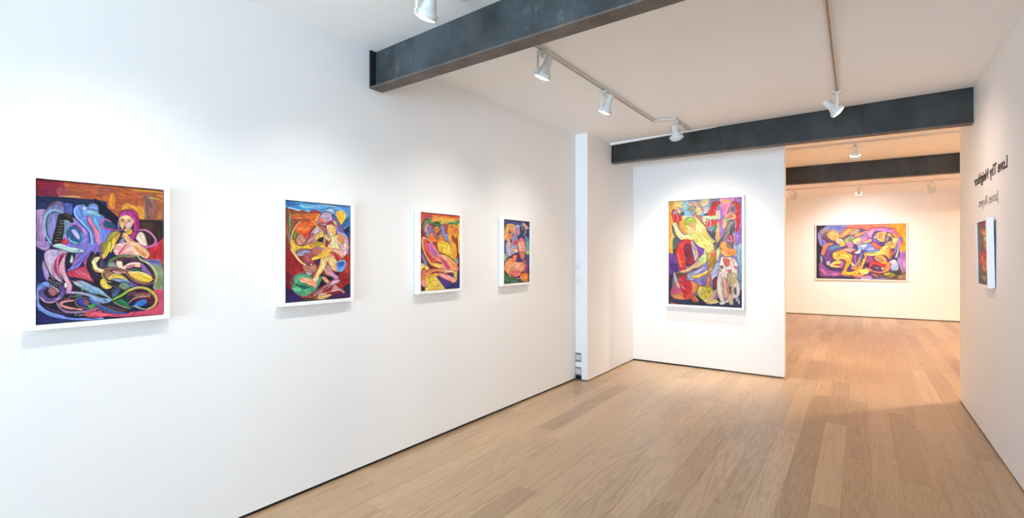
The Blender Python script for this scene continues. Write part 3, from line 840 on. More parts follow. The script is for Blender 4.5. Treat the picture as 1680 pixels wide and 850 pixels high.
PIGMENT['desert'] = (0.459, 0.612, (140, 36, 36), [
('P',(70,150,205),[-20,-10,1041,-13,1044,142,-19,102]),
('F',(60,120,195),[-3,14,138,12,193,34,67,54,-3,45]),
('F',(130,195,225),[211,27,418,22,555,41,342,58,230,51]),
('S',(215,232,236),12.7,[-2,70,103,71,193,85,342,88,516,69]),
('S',(190,225,235),12.7,[476,18,697,13,824,40,932,84,966,124]),
('F',(94,150,215),[749,10,1008,3,998,74,944,118,888,58]),
('P',(140,78,52),[-20,77,94,81,193,92,230,78,342,94,399,69,477,71,536,95,543,544,-15,539]),
('F',(140,60,66),[352,94,399,70,477,71,517,99,438,109]),
('F',(206,104,52),[77,135,324,115,517,103,537,162,324,170,95,172]),
('F',(226,96,44),[141,247,231,206,372,181,478,164,518,209,421,245,364,293,308,346,187,322,141,298]),
('F',(232,130,60),[159,266,260,237,344,241,307,281,187,284]),
('F',(206,60,50),[251,334,364,280,345,333,299,366]),
('S',(170,88,60),12.7,[95,153,258,140,439,126]),
('S',(120,90,55),9.0,[231,135,268,172]),
('F',(150,86,54),[-2,101,50,92,62,375,1,389]),
('F',(130,60,40),[0,376,62,388,72,477,1,489]),
('S',(96,176,130),16.3,[66,120,68,306]),
('S',(110,140,150),14.5,[54,312,52,413]),
('S',(60,110,80),6.3,[54,124,58,325]),
('F',(236,190,60),[761,78,845,53,910,78,917,133,859,198,816,200,783,146]),
('F',(240,160,60),[771,84,824,68,857,101,804,131]),
('P',(40,70,140),[1010,80,1019,548,963,513,938,364,848,212,890,169]),
('F',(60,110,180),[848,219,945,146,999,123,990,208,892,253]),
('S',(150,190,215),10.9,[892,253,946,209]),
('F',(30,36,60),[882,281,957,223,969,279,904,309]),
('F',(50,120,160),[934,161,988,95,1000,144]),
('S',(60,56,110),9.0,[827,227,937,308,992,321]),
('F',(150,40,44),[-16,464,80,477,90,540,-15,539]),
('F',(150,60,60),[949,364,1015,335,1019,548,941,548]),
('F',(172,150,200),[449,205,517,116,596,79,678,88,772,139,827,199,806,248,915,309,960,378,952,520,811,519,764,270,558,221,479,210]),
('F',(190,165,205),[527,122,596,89,678,102,700,156,618,192,557,168,517,149]),
('F',(205,110,80),[469,198,517,143,567,167,608,200,518,209]),
('F',(240,170,70),[439,166,477,118,517,109,478,164,449,198]),
('F',(170,190,225),[616,58,698,47,730,86,688,102,616,78]),
('S',(122,72,110),10.9,[506,70,616,44,708,33,735,72,725,107]),
('F',(110,96,140),[688,102,772,139,827,206,774,229,710,162]),
('F',(130,110,180),[774,229,827,220,893,295,829,310,775,284]),
('S',(46,28,50),10.9,[449,205,478,157,527,102,606,77,688,95,772,139,827,203]),
('S',(46,28,50),9.0,[459,218,538,201,608,203]),
('S',(46,28,50),8.1,[683,102,710,162]),
('S',(200,190,225),10.9,[775,291,893,309,949,378,946,520]),
('F',(130,170,210),[512,464,562,450,582,477,542,497]),
('F',(170,110,120),[262,431,355,319,392,272,460,231,569,241,610,314,562,450,328,490]),
('F',(200,180,195),[393,305,460,244,500,290,441,318]),
('F',(226,190,90),[393,358,461,304,539,289,570,342,561,396,481,397]),
('S',(90,70,110),9.0,[364,332,451,317,519,283]),
('S',(50,36,60),8.1,[479,230,539,255,610,301]),
('S',(44,26,44),12.7,[234,444,327,372,364,293,430,232,479,224]),
('F',(196,140,130),[308,398,374,352,461,337,384,391,309,425]),
('F',(190,130,110),[151,381,178,335,233,331,299,379,262,425,197,438,161,413]),
('S',(100,60,90),8.1,[156,374,187,322,242,321,289,366]),
('F',(80,140,60),[115,324,141,285,160,323,151,374,124,375]),
('S',(140,190,80),4.5,[137,304,142,368]),
('F',(34,40,56),[462,377,560,342,551,389,511,403]),
('S',(34,40,56),7.2,[490,317,511,403,522,437]),
('S',(34,40,56),7.2,[442,384,571,376]),
('S',(226,200,150),14.5,[218,196,150,247,97,324,78,413,99,496,126,541]),
('S',(236,196,110),12.7,[372,175,450,225,529,282,570,356,587,450]),
('S',(205,150,80),4.5,[381,178,509,260,560,342]),
('F',(232,190,60),[79,375,115,387,152,425,216,444,346,424,423,397,521,403,582,436,562,463,463,444,347,477,198,477,126,509,80,451]),
('F',(180,140,40),[347,437,442,404,541,423,482,437,376,457]),
('S',(120,90,30),5.4,[134,477,235,480,366,470,462,440]),
('F',(228,188,80),[107,413,143,438,135,515,89,477]),
('F',(140,140,170),[189,490,272,477,367,497,348,543,171,541]),
('F',(190,110,90),[367,497,522,470,543,524,406,543]),
('S',(50,40,70),7.2,[180,509,272,477,376,490]),
('F',(236,196,130),[609,220,700,203,753,229,764,284,744,326,661,334,620,294]),
('F',(226,180,90),[711,244,759,250,749,319,703,326]),
('F',(190,150,160),[609,260,640,287,651,334,620,321]),
('F',(176,60,86),[598,207,638,178,710,165,763,188,763,229,722,223,680,204,629,219]),
('F',(232,190,140),[700,169,752,174,774,208,763,229,721,196]),
('S',(90,20,40),5.4,[618,203,679,177,721,189]),
('S',(90,20,40),5.4,[649,219,711,193,753,222]),
('S',(120,80,70),3.6,[645,253,732,247]),
('S',(140,90,80),3.6,[651,300,712,299]),
('S',(100,60,60),5.4,[655,276,676,276]),
('F',(238,210,140),[580,315,661,334,744,326,797,311,861,317,916,365,929,477,898,547,665,545,622,450,642,395,601,369]),
('F',(240,220,170),[682,340,744,332,787,366,767,436,684,463]),
('F',(225,140,90),[807,318,872,330,905,379,884,421,830,407,792,366]),
('F',(190,160,190),[809,408,884,421,875,505,821,463]),
('S',(120,60,70),6.3,[792,339,788,401,821,463]),
('F',(170,90,100),[622,402,683,368,673,402,632,429]),
('F',(190,150,150),[610,314,661,341,621,368]),
('S',(110,90,60),4.5,[734,339,745,401,715,463]),
('S',(140,70,80),4.5,[610,328,672,375,652,409]),
('F',(232,160,130),[542,477,602,450,705,463,832,477,854,519,685,511,563,517]),
('S',(150,60,70),6.3,[573,511,705,504,832,519]),
('S',(240,215,180),5.4,[938,400,918,498]),
('P',(150,32,40),[-16,478,89,478,255,647,275,726,119,727,102,823,-13,792]),
('F',(110,26,40),[-14,698,110,746,93,848,-13,868]),
('P',(168,44,38),[898,549,1030,521,1036,829,817,883,793,729]),
('F',(190,64,44),[921,634,1009,607,1011,707,901,725]),
('F',(150,34,34),[837,758,989,749,991,813,838,856]),
('P',(44,26,66),[-13,862,93,874,240,973,631,1025,1036,851,1040,1038,-11,1027]),
('F',(30,40,60),[882,886,1014,843,1016,950,905,944]),
('F',(70,30,80),[630,963,894,944,994,956,950,1018,631,1018]),
('F',(52,34,90),[5,926,130,914,241,986,24,1004]),
('F',(34,24,44),[486,746,627,737,815,722,752,797,628,833,508,868,469,907]),
('S',(236,206,140),30.8,[81,478,135,529,199,588,264,628]),
('S',(60,30,40),7.2,[90,503,144,574,227,637]),
('F',(150,70,80),[245,556,291,517,367,518,416,564,397,624,330,649,274,628]),
('F',(180,90,90),[282,563,329,537,367,570,349,610,301,602]),
('S',(90,40,60),5.4,[291,537,358,564,349,616]),
('S',(210,140,140),4.5,[264,576,301,530,376,528]),
('F',(180,120,100),[255,634,349,643,446,625,466,665,418,717,312,714,265,686]),
('S',(120,60,50),6.3,[302,674,349,649,369,683,331,708]),
('S',(226,180,140),6.3,[331,701,398,664,426,638]),
('S',(100,50,50),5.4,[265,660,331,675,408,690]),
('F',(250,245,240),[291,630,289,633,282,636,274,635,268,633,265,629,268,625,274,623,282,623,289,626]),
('F',(250,245,240),[388,632,386,636,379,639,371,639,364,636,362,631,364,626,371,624,379,624,386,627]),
('F',(50,40,90),[435,598,514,572,485,625,456,652]),
('S',(160,120,180),6.3,[446,651,427,704,408,750]),
('S',(210,190,210),7.2,[284,707,331,721,360,715,389,743]),
('F',(180,190,200),[293,713,360,709,370,736,312,734]),
('S',(60,40,60),4.5,[312,721,360,722]),
('F',(60,150,110),[102,874,111,823,137,747,219,718,331,734,409,770,506,754,546,762,507,828,449,886,372,921,296,950,185,930]),
('F',(80,190,130),[137,760,219,731,284,739,238,764,183,801,147,812]),
('F',(90,200,140),[111,862,184,852,239,881,203,905,129,888]),
('F',(30,90,70),[138,825,267,843,352,861,314,885,193,859]),
('F',(90,190,130),[267,883,362,874,353,914,287,923]),
('D',(30,80,60),4.5,25.3,[119,747,331,734,526,761,430,891,240,940,111,875]),
('D',(190,225,200),3.6,27.1,[110,759,331,721,546,755,449,892,259,948,93,874]),
('S',(205,225,225),4.5,[254,717,250,701]),
('S',(205,225,225),4.5,[225,720,218,705]),
('S',(205,225,225),4.5,[198,726,185,712]),
('S',(205,225,225),4.5,[173,735,161,722]),
('S',(205,225,225),4.5,[151,745,131,734]),
('S',(205,225,225),4.5,[132,758,116,748]),
('S',(205,225,225),4.5,[117,773,92,765]),
('S',(205,225,225),4.5,[106,788,88,783]),
('S',(205,225,225),4.5,[99,805,72,802]),
('S',(205,225,225),4.5,[97,823,79,822]),
('S',(205,225,225),4.5,[100,840,72,841]),
('S',(205,225,225),4.5,[107,858,90,862]),
('S',(205,225,225),4.5,[118,875,92,880]),
('S',(205,225,225),4.5,[133,891,120,899]),
('S',(205,225,225),4.5,[152,905,131,915]),
('S',(205,225,225),4.5,[175,918,166,930]),
('S',(205,225,225),4.5,[200,929,185,942]),
('S',(205,225,225),4.5,[228,937,224,952]),
('S',(205,225,225),4.5,[257,943,250,958]),
('S',(205,225,225),4.5,[287,946,289,962]),
('S',(205,225,225),4.5,[317,947,319,962]),
('S',(205,225,225),4.5,[347,944,356,960]),
('S',(210,228,220),4.5,[240,940,251,958]),
('S',(210,228,220),4.5,[266,934,278,953]),
('S',(210,228,220),4.5,[292,927,304,948]),
('S',(210,228,220),4.5,[319,921,330,943]),
('S',(210,228,220),4.5,[345,915,357,938]),
('S',(210,228,220),4.5,[372,908,384,933]),
('S',(210,228,220),4.5,[399,902,411,928]),
('S',(210,228,220),4.5,[426,895,438,922]),
('S',(210,228,220),4.5,[453,888,465,917]),
('S',(210,228,220),4.5,[481,882,493,912]),
('F',(240,200,120),[523,566,604,546,615,607,585,668,487,760,439,838,380,809,408,757,485,666]),
('S',(190,130,60),5.4,[524,572,485,666,409,764]),
('F',(250,220,160),[544,586,594,573,575,654,516,713,525,640]),
('F',(246,170,130),[201,769,256,758,380,782,458,826,449,865,391,863,285,818,220,809]),
('F',(240,190,150),[389,783,486,746,458,826]),
('S',(200,110,80),4.5,[229,783,304,799]),
('S',(120,60,50),5.4,[211,808,295,825,400,863]),
('S',(250,215,180),5.4,[238,764,370,782]),
('F',(234,186,110),[543,532,644,512,727,554,802,631,783,714,688,684,615,601]),
('F',(226,200,140),[624,553,717,575,771,645,687,657]),
('S',(150,90,50),6.3,[604,607,688,684,793,718]),
('F',(100,150,215),[781,603,909,591,921,655,868,710,782,707]),
('F',(60,100,180),[791,617,899,612,867,654,803,673]),
('S',(210,225,240),7.2,[791,600,904,595,919,655,868,706]),
('S',(40,24,50),8.1,[927,648,879,717,793,725]),
('F',(236,190,70),[377,564,483,532,602,478,705,478,624,533,523,566,397,591]),
('S',(150,90,40),5.4,[387,590,514,569,644,547]),
('F',(205,110,110),[664,499,769,520,865,548,834,590,748,554,675,533]),
('F',(200,40,60),[685,506,779,534,833,583,769,561]),
('F',(236,180,150),[726,478,875,486,876,563,811,534]),
('F',(215,190,215),[896,479,940,493,919,528,886,535]),
('S',(240,150,100),6.3,[865,534,898,591]),
('F',(226,160,130),[565,688,616,669,679,753,607,743]),
('F',(190,140,170),[605,641,646,649,730,727,805,771,763,790,689,767,637,710]),
('F',(234,150,110),[537,775,577,763,659,821,608,832]),
('S',(200,150,110),6.3,[566,742,617,785]),
('F',(180,120,140),[731,789,805,792,827,821,774,839,670,862,569,905,470,954,401,956,411,930,528,883,628,826]),
('F',(225,175,190),[721,809,805,806,785,833,649,855]),
('F',(110,60,80),[548,891,659,848,569,905]),
('S',(70,40,60),5.4,[411,930,568,861,731,789]),
('S',(236,200,150),4.5,[529,923,670,866,764,842]),
('F',(200,140,140),[732,851,818,890,905,930,883,950,797,917,650,930,529,957,529,937,671,911]),
('F',(240,200,210),[723,906,807,890,818,911,692,926]),
('S',(220,180,150),6.3,[743,859,807,890]),
('F',(210,160,130),[411,944,529,930,620,928,580,967,490,982,441,989]),
('F',(225,190,120),[470,974,630,950,692,960,570,994,490,995]),
('F',(130,70,60),[421,958,479,941,451,986]),
('S',(170,130,120),6.3,[334,959,402,970]),
('S',(200,190,120),6.3,[530,998,590,981]),
('F',(70,64,40),[240,973,354,973,431,998,316,1001]),
])
PIGMENT['camel'] = (0.454, 0.612, (150, 60, 60), [
('P',(214,84,44),[-25,-24,1037,-17,1039,78,-24,135]),
('F',(190,70,90),[88,20,298,12,274,63,88,82]),
('S',(236,140,60),28.4,[274,26,668,37,1011,52]),
('F',(230,170,70),[370,60,668,44,984,66,931,122,468,121]),
('F',(110,140,70),[157,55,322,75,299,126,134,106]),
('F',(60,130,90),[772,86,984,60,985,100,878,136,669,116]),
('F',(200,190,70),[370,86,567,73,543,132,395,123]),
('S',(225,190,80),16.2,[419,122,746,87,931,95]),
('F',(240,150,80),[298,37,418,39,395,98,275,101]),
('D',(60,90,50),12.2,60.8,[88,70,984,80,931,135,89,144]),
('F',(120,40,50),[-1,269,90,268,69,592,210,721,2,665]),
('P',(120,45,55),[906,203,1014,201,1026,910,915,770]),
('F',(226,180,60),[946,229,1014,228,1019,500,964,499]),
('F',(236,190,70),[931,135,1018,119,1016,336,967,337]),
('P',(40,44,110),[282,800,678,802,1024,773,1028,1034,4,1026]),
('F',(70,50,130),[306,813,577,837,732,924,553,968]),
('F',(236,210,110),[2,640,210,708,94,742,2,739]),
('P',(236,206,100),[141,845,378,829,617,998,50,1029]),
('F',(226,190,80),[307,903,528,966,236,1015]),
('P',(80,24,50),[-8,901,141,921,96,1006,-7,1013]),
('F',(110,130,100),[44,170,88,95,180,73,228,128,205,216,90,256]),
('F',(230,150,140),[94,194,158,142,209,153,200,216,124,255]),
('S',(40,70,50),16.2,[55,194,88,101,181,77,233,140]),
('F',(140,120,170),[170,154,299,176,300,240,182,242]),
('S',(70,30,40),10.1,[163,177,191,181]),
('F',(50,110,70),[299,126,419,97,518,146,531,223,445,212]),
('F',(214,130,70),[335,188,420,161,469,211,396,251,336,233]),
('S',(40,60,40),14.2,[299,164,395,110,506,146,531,216]),
('F',(150,120,180),[493,146,669,155,696,233,544,262]),
('S',(60,30,30),10.1,[384,194,432,199]),
('F',(120,140,190),[124,268,229,228,348,252,421,289,519,236,671,260,724,378,621,339,421,315,276,265,183,317]),
('F',(230,120,50),[183,304,276,240,397,328,398,366,254,367,171,342]),
('F',(234,136,60),[422,328,494,256,608,326,596,365,422,379]),
('S',(150,50,40),12.2,[183,304,276,243,402,341]),
('S',(150,50,40),12.2,[422,328,495,260,608,339]),
('F',(170,80,70),[593,144,669,129,671,234,620,248]),
('D',(90,50,60),12.2,48.6,[568,118,695,115,696,233,581,222]),
('F',(236,190,46),[422,379,672,365,777,444,911,526,859,606,675,563,523,522,435,469]),
('F',(240,206,70),[472,405,647,405,778,511,649,523]),
('F',(248,220,110),[673,405,751,444,752,524,687,471]),
('F',(236,160,50),[695,141,785,123,931,135,960,242,907,310,854,297,800,258,788,325,909,418,924,540,859,606,778,498,724,378,671,247]),
('F',(226,120,70),[799,152,932,162,947,242,853,244]),
('S',(160,80,40),12.2,[773,139,787,258,895,378,924,526]),
('S',(110,50,40),12.2,[919,176,960,256,894,304]),
('F',(70,40,30),[794,159,790,165,779,169,767,169,756,166,752,159,756,153,766,149,779,149,790,152]),
('S',(120,60,60),10.1,[826,191,906,203]),
('S',(120,60,50),12.2,[521,424,522,509]),
('S',(90,60,40),12.2,[460,502,675,550,806,605]),
('F',(150,170,160),[859,599,939,587,954,662,873,674]),
('F',(236,150,110),[22,331,90,305,253,354,399,469,523,561,524,639,400,623,209,645,92,542,34,442]),
('F',(226,90,70),[91,355,183,355,184,468,279,570,425,624,209,632,92,492]),
('F',(214,110,170),[137,405,206,367,302,405,424,508,523,574,424,585,255,519]),
('F',(170,100,180),[254,443,399,520,351,546]),
('F',(190,50,40),[160,392,206,355,218,380]),
('S',(150,30,40),12.2,[92,517,138,505]),
('S',(150,30,40),12.2,[119,534,165,520]),
('S',(150,30,40),12.2,[146,551,192,535]),
('S',(150,30,40),12.2,[173,568,220,550]),
('S',(150,30,40),12.2,[201,586,248,565]),
('S',(150,30,40),12.2,[228,603,275,581]),
('S',(150,30,40),12.2,[256,621,303,596]),
('S',(245,220,150),14.2,[33,343,57,442,138,555,256,646]),
('S',(90,24,40),14.2,[18,343,46,467,139,593,257,697,500,704]),
('F',(120,140,190),[23,504,92,567,162,669,93,667]),
('F',(90,20,50),[139,593,257,697,426,715,210,708]),
('F',(246,196,90),[209,645,401,649,575,680,475,716,304,685]),
('F',(240,160,130),[424,534,573,535,780,631,941,702,942,757,678,748,500,730,524,639]),
('F',(200,90,140),[449,560,599,614,729,723,652,734,549,653]),
('F',(226,60,70),[599,614,702,683,729,737,677,722]),
('F',(240,150,60),[675,576,859,633,941,702,887,728]),
('S',(250,220,170),12.2,[473,541,675,570,913,675]),
('S',(100,40,40),12.2,[436,534,649,543,886,647,954,716]),
('F',(240,150,90),[94,767,281,723,575,719,576,758,305,762,140,820]),
('S',(90,40,40),12.2,[140,769,353,732,575,725]),
('S',(236,190,160),24.3,[500,756,729,757,915,797]),
('S',(240,225,190),20.3,[576,774,756,767,928,773]),
('F',(226,190,60),[835,767,928,784,916,851,849,835]),
('F',(234,150,140),[378,790,576,785,836,848,916,865,864,916,731,897,552,849]),
('S',(245,210,190),12.2,[526,796,572,845]),
('S',(245,210,190),12.2,[581,807,619,856]),
('S',(245,210,190),12.2,[636,818,667,867]),
('S',(245,210,190),12.2,[692,829,716,878]),
('S',(245,210,190),12.2,[748,840,764,889]),
('S',(245,210,190),12.2,[805,851,814,900]),
('S',(245,210,190),12.2,[863,862,863,911]),
('S',(250,180,70),14.2,[758,918,890,904,929,838]),
('S',(110,40,70),12.2,[378,803,552,863,811,927]),
('F',(226,120,90),[48,716,116,705,117,793,95,868,26,890,25,778]),
('F',(236,190,70),[117,819,281,787,476,794,306,852,235,925,142,959,118,894]),
('F',(244,200,60),[211,848,306,852,283,902,211,899]),
('S',(150,80,30),12.2,[129,844,258,812,378,803]),
('F',(240,150,140),[15,889,94,855,141,921,95,956,26,927]),
('S',(90,30,40),12.2,[25,765,70,717,117,731]),
('S',(250,220,90),12.2,[164,821,188,948]),
])
PIGMENT['blue'] = (0.442, 0.612, (40, 46, 104), [
('F',(52,62,140),[65,17,488,27,742,58,490,78,186,75]),
('F',(24,34,64),[772,18,1002,23,990,116,841,94]),
('F',(210,170,160),[708,20,805,30,938,78,973,110,875,119,774,63]),
('F',(90,130,170),[815,239,982,289,1007,435,929,542,829,502,855,370]),
('F',(150,190,110),[861,502,975,462,995,529,897,555]),
('F',(110,170,150),[885,330,986,356,975,462,908,449]),
('P',(70,60,120),[814,542,1029,542,1013,891,878,848]),
('P',(50,30,70),[905,728,1012,730,1019,999,933,942]),
('F',(150,160,200),[22,378,288,350,504,386,509,490,296,553,89,603,27,515]),
('F',(60,90,150),[-9,341,80,365,88,565,0,565]),
('F',(120,190,130),[-2,515,87,553,90,628,18,640]),
('F',(190,180,210),[110,390,228,363,266,541,145,528]),
('F',(30,36,90),[314,274,561,257,563,308,376,298]),
('F',(44,40,80),[148,591,387,541,512,554,268,604]),
('F',(220,160,80),[19,303,42,154,126,77,275,60,397,68,386,171,284,274,78,328]),
('F',(240,190,110),[72,190,128,114,187,100,163,239,77,290]),
('F',(226,140,120),[248,123,337,96,371,171,312,223,250,186]),
('S',(150,80,60),13.9,[157,101,150,289]),
('S',(245,210,120),13.9,[71,153,92,302]),
('S',(160,80,60),13.9,[216,87,223,250]),
('F',(90,60,60),[205,175,280,179,251,212,206,206]),
('S',(170,110,60),13.9,[112,90,45,241]),
('S',(60,50,60),18.5,[78,328,286,325]),
('F',(230,170,150),[136,302,225,288,246,439,156,427]),
('S',(245,215,120),13.9,[97,84,245,61,412,74]),
('F',(226,130,110),[193,238,281,211,344,248,286,312]),
('F',(150,150,190),[387,183,429,93,552,64,632,100,621,204,467,258,389,234]),
('F',(214,120,100),[446,144,523,116,557,179,496,219,449,207]),
('S',(220,225,235),16.2,[389,234,400,132,490,72,632,93]),
('F',(50,50,90),[616,87,743,84,779,148,717,202,620,178]),
('S',(170,190,190),16.2,[647,74,775,83,828,160,751,240]),
('S',(230,200,120),13.9,[678,53,823,62,860,159,799,233]),
('F',(110,110,140),[745,123,738,135,719,143,696,144,676,137,668,125,675,112,694,104,717,104,737,111]),
('F',(230,230,235),[725,113,722,117,712,119,700,120,691,118,687,114,690,110,700,107,712,107,721,109]),
('F',(150,140,190),[300,287,389,234,498,258,532,309,349,375]),
('F',(226,110,110),[378,336,532,309,688,267,786,305,824,410,829,515,702,568,556,489,536,412,411,387]),
('F',(240,180,150),[550,373,658,320,757,358,794,463,700,515,586,463]),
('F',(214,60,80),[379,349,501,322,472,374,396,394]),
('S',(150,50,60),13.9,[532,309,556,489]),
('S',(240,220,190),13.9,[597,360,634,463]),
('S',(250,230,180),13.9,[787,318,840,410,845,515]),
('S',(120,60,70),13.9,[627,333,711,411,683,502]),
('F',(205,120,80),[604,515,764,502,801,595,673,620]),
('F',(236,200,150),[291,439,507,451,526,515,354,490]),
('S',(70,60,90),13.9,[293,464,506,438]),
('F',(190,50,60),[298,579,449,541,544,567,486,670,362,669]),
('F',(236,160,120),[358,579,450,554,453,618,392,644]),
('F',(234,140,90),[63,666,179,616,329,605,486,670,707,673,840,727,811,806,652,842,372,875,190,870,53,791]),
('F',(240,170,110),[93,678,240,642,274,744,188,832,97,779]),
('F',(236,150,130),[304,719,517,671,709,699,792,753,682,817,431,837,277,795]),
('F',(226,110,110),[278,821,523,800,652,842,528,905,342,899]),
('F',(244,190,150),[395,708,550,697,615,750,460,773]),
('F',(150,60,110),[737,621,868,648,940,755,846,847,780,832,840,741]),
('F',(214,150,140),[672,607,804,674,841,754,772,673]),
('S',(250,225,190),13.9,[36,740,69,816,220,883,467,935,656,934]),
('S',(130,40,50),13.9,[230,769,249,846,404,908]),
('S',(250,225,190),11.6,[244,744,424,682,740,673]),
('S',(130,50,60),11.6,[709,699,826,780,652,842]),
('F',(236,120,40),[621,868,846,847,946,876,951,970,820,992,657,947]),
('F',(246,150,60),[718,897,880,874,900,955,753,950]),
('S',(250,210,150),11.6,[623,920,787,991,951,983]),
('P',(40,74,50),[-20,790,53,791,220,890,530,944,853,1000,855,1033,-10,1028]),
('F',(60,130,70),[42,866,191,895,254,961,75,968]),
('F',(60,100,90),[253,948,468,955,501,995,286,1000]),
('S',(110,160,90),11.6,[45,942,222,922,375,952]),
('S',(20,40,40),13.9,[102,918,283,949]),
('S',(110,90,60),13.9,[11,828,100,868]),
('S',(150,190,160),9.2,[284,975,532,983]),
])
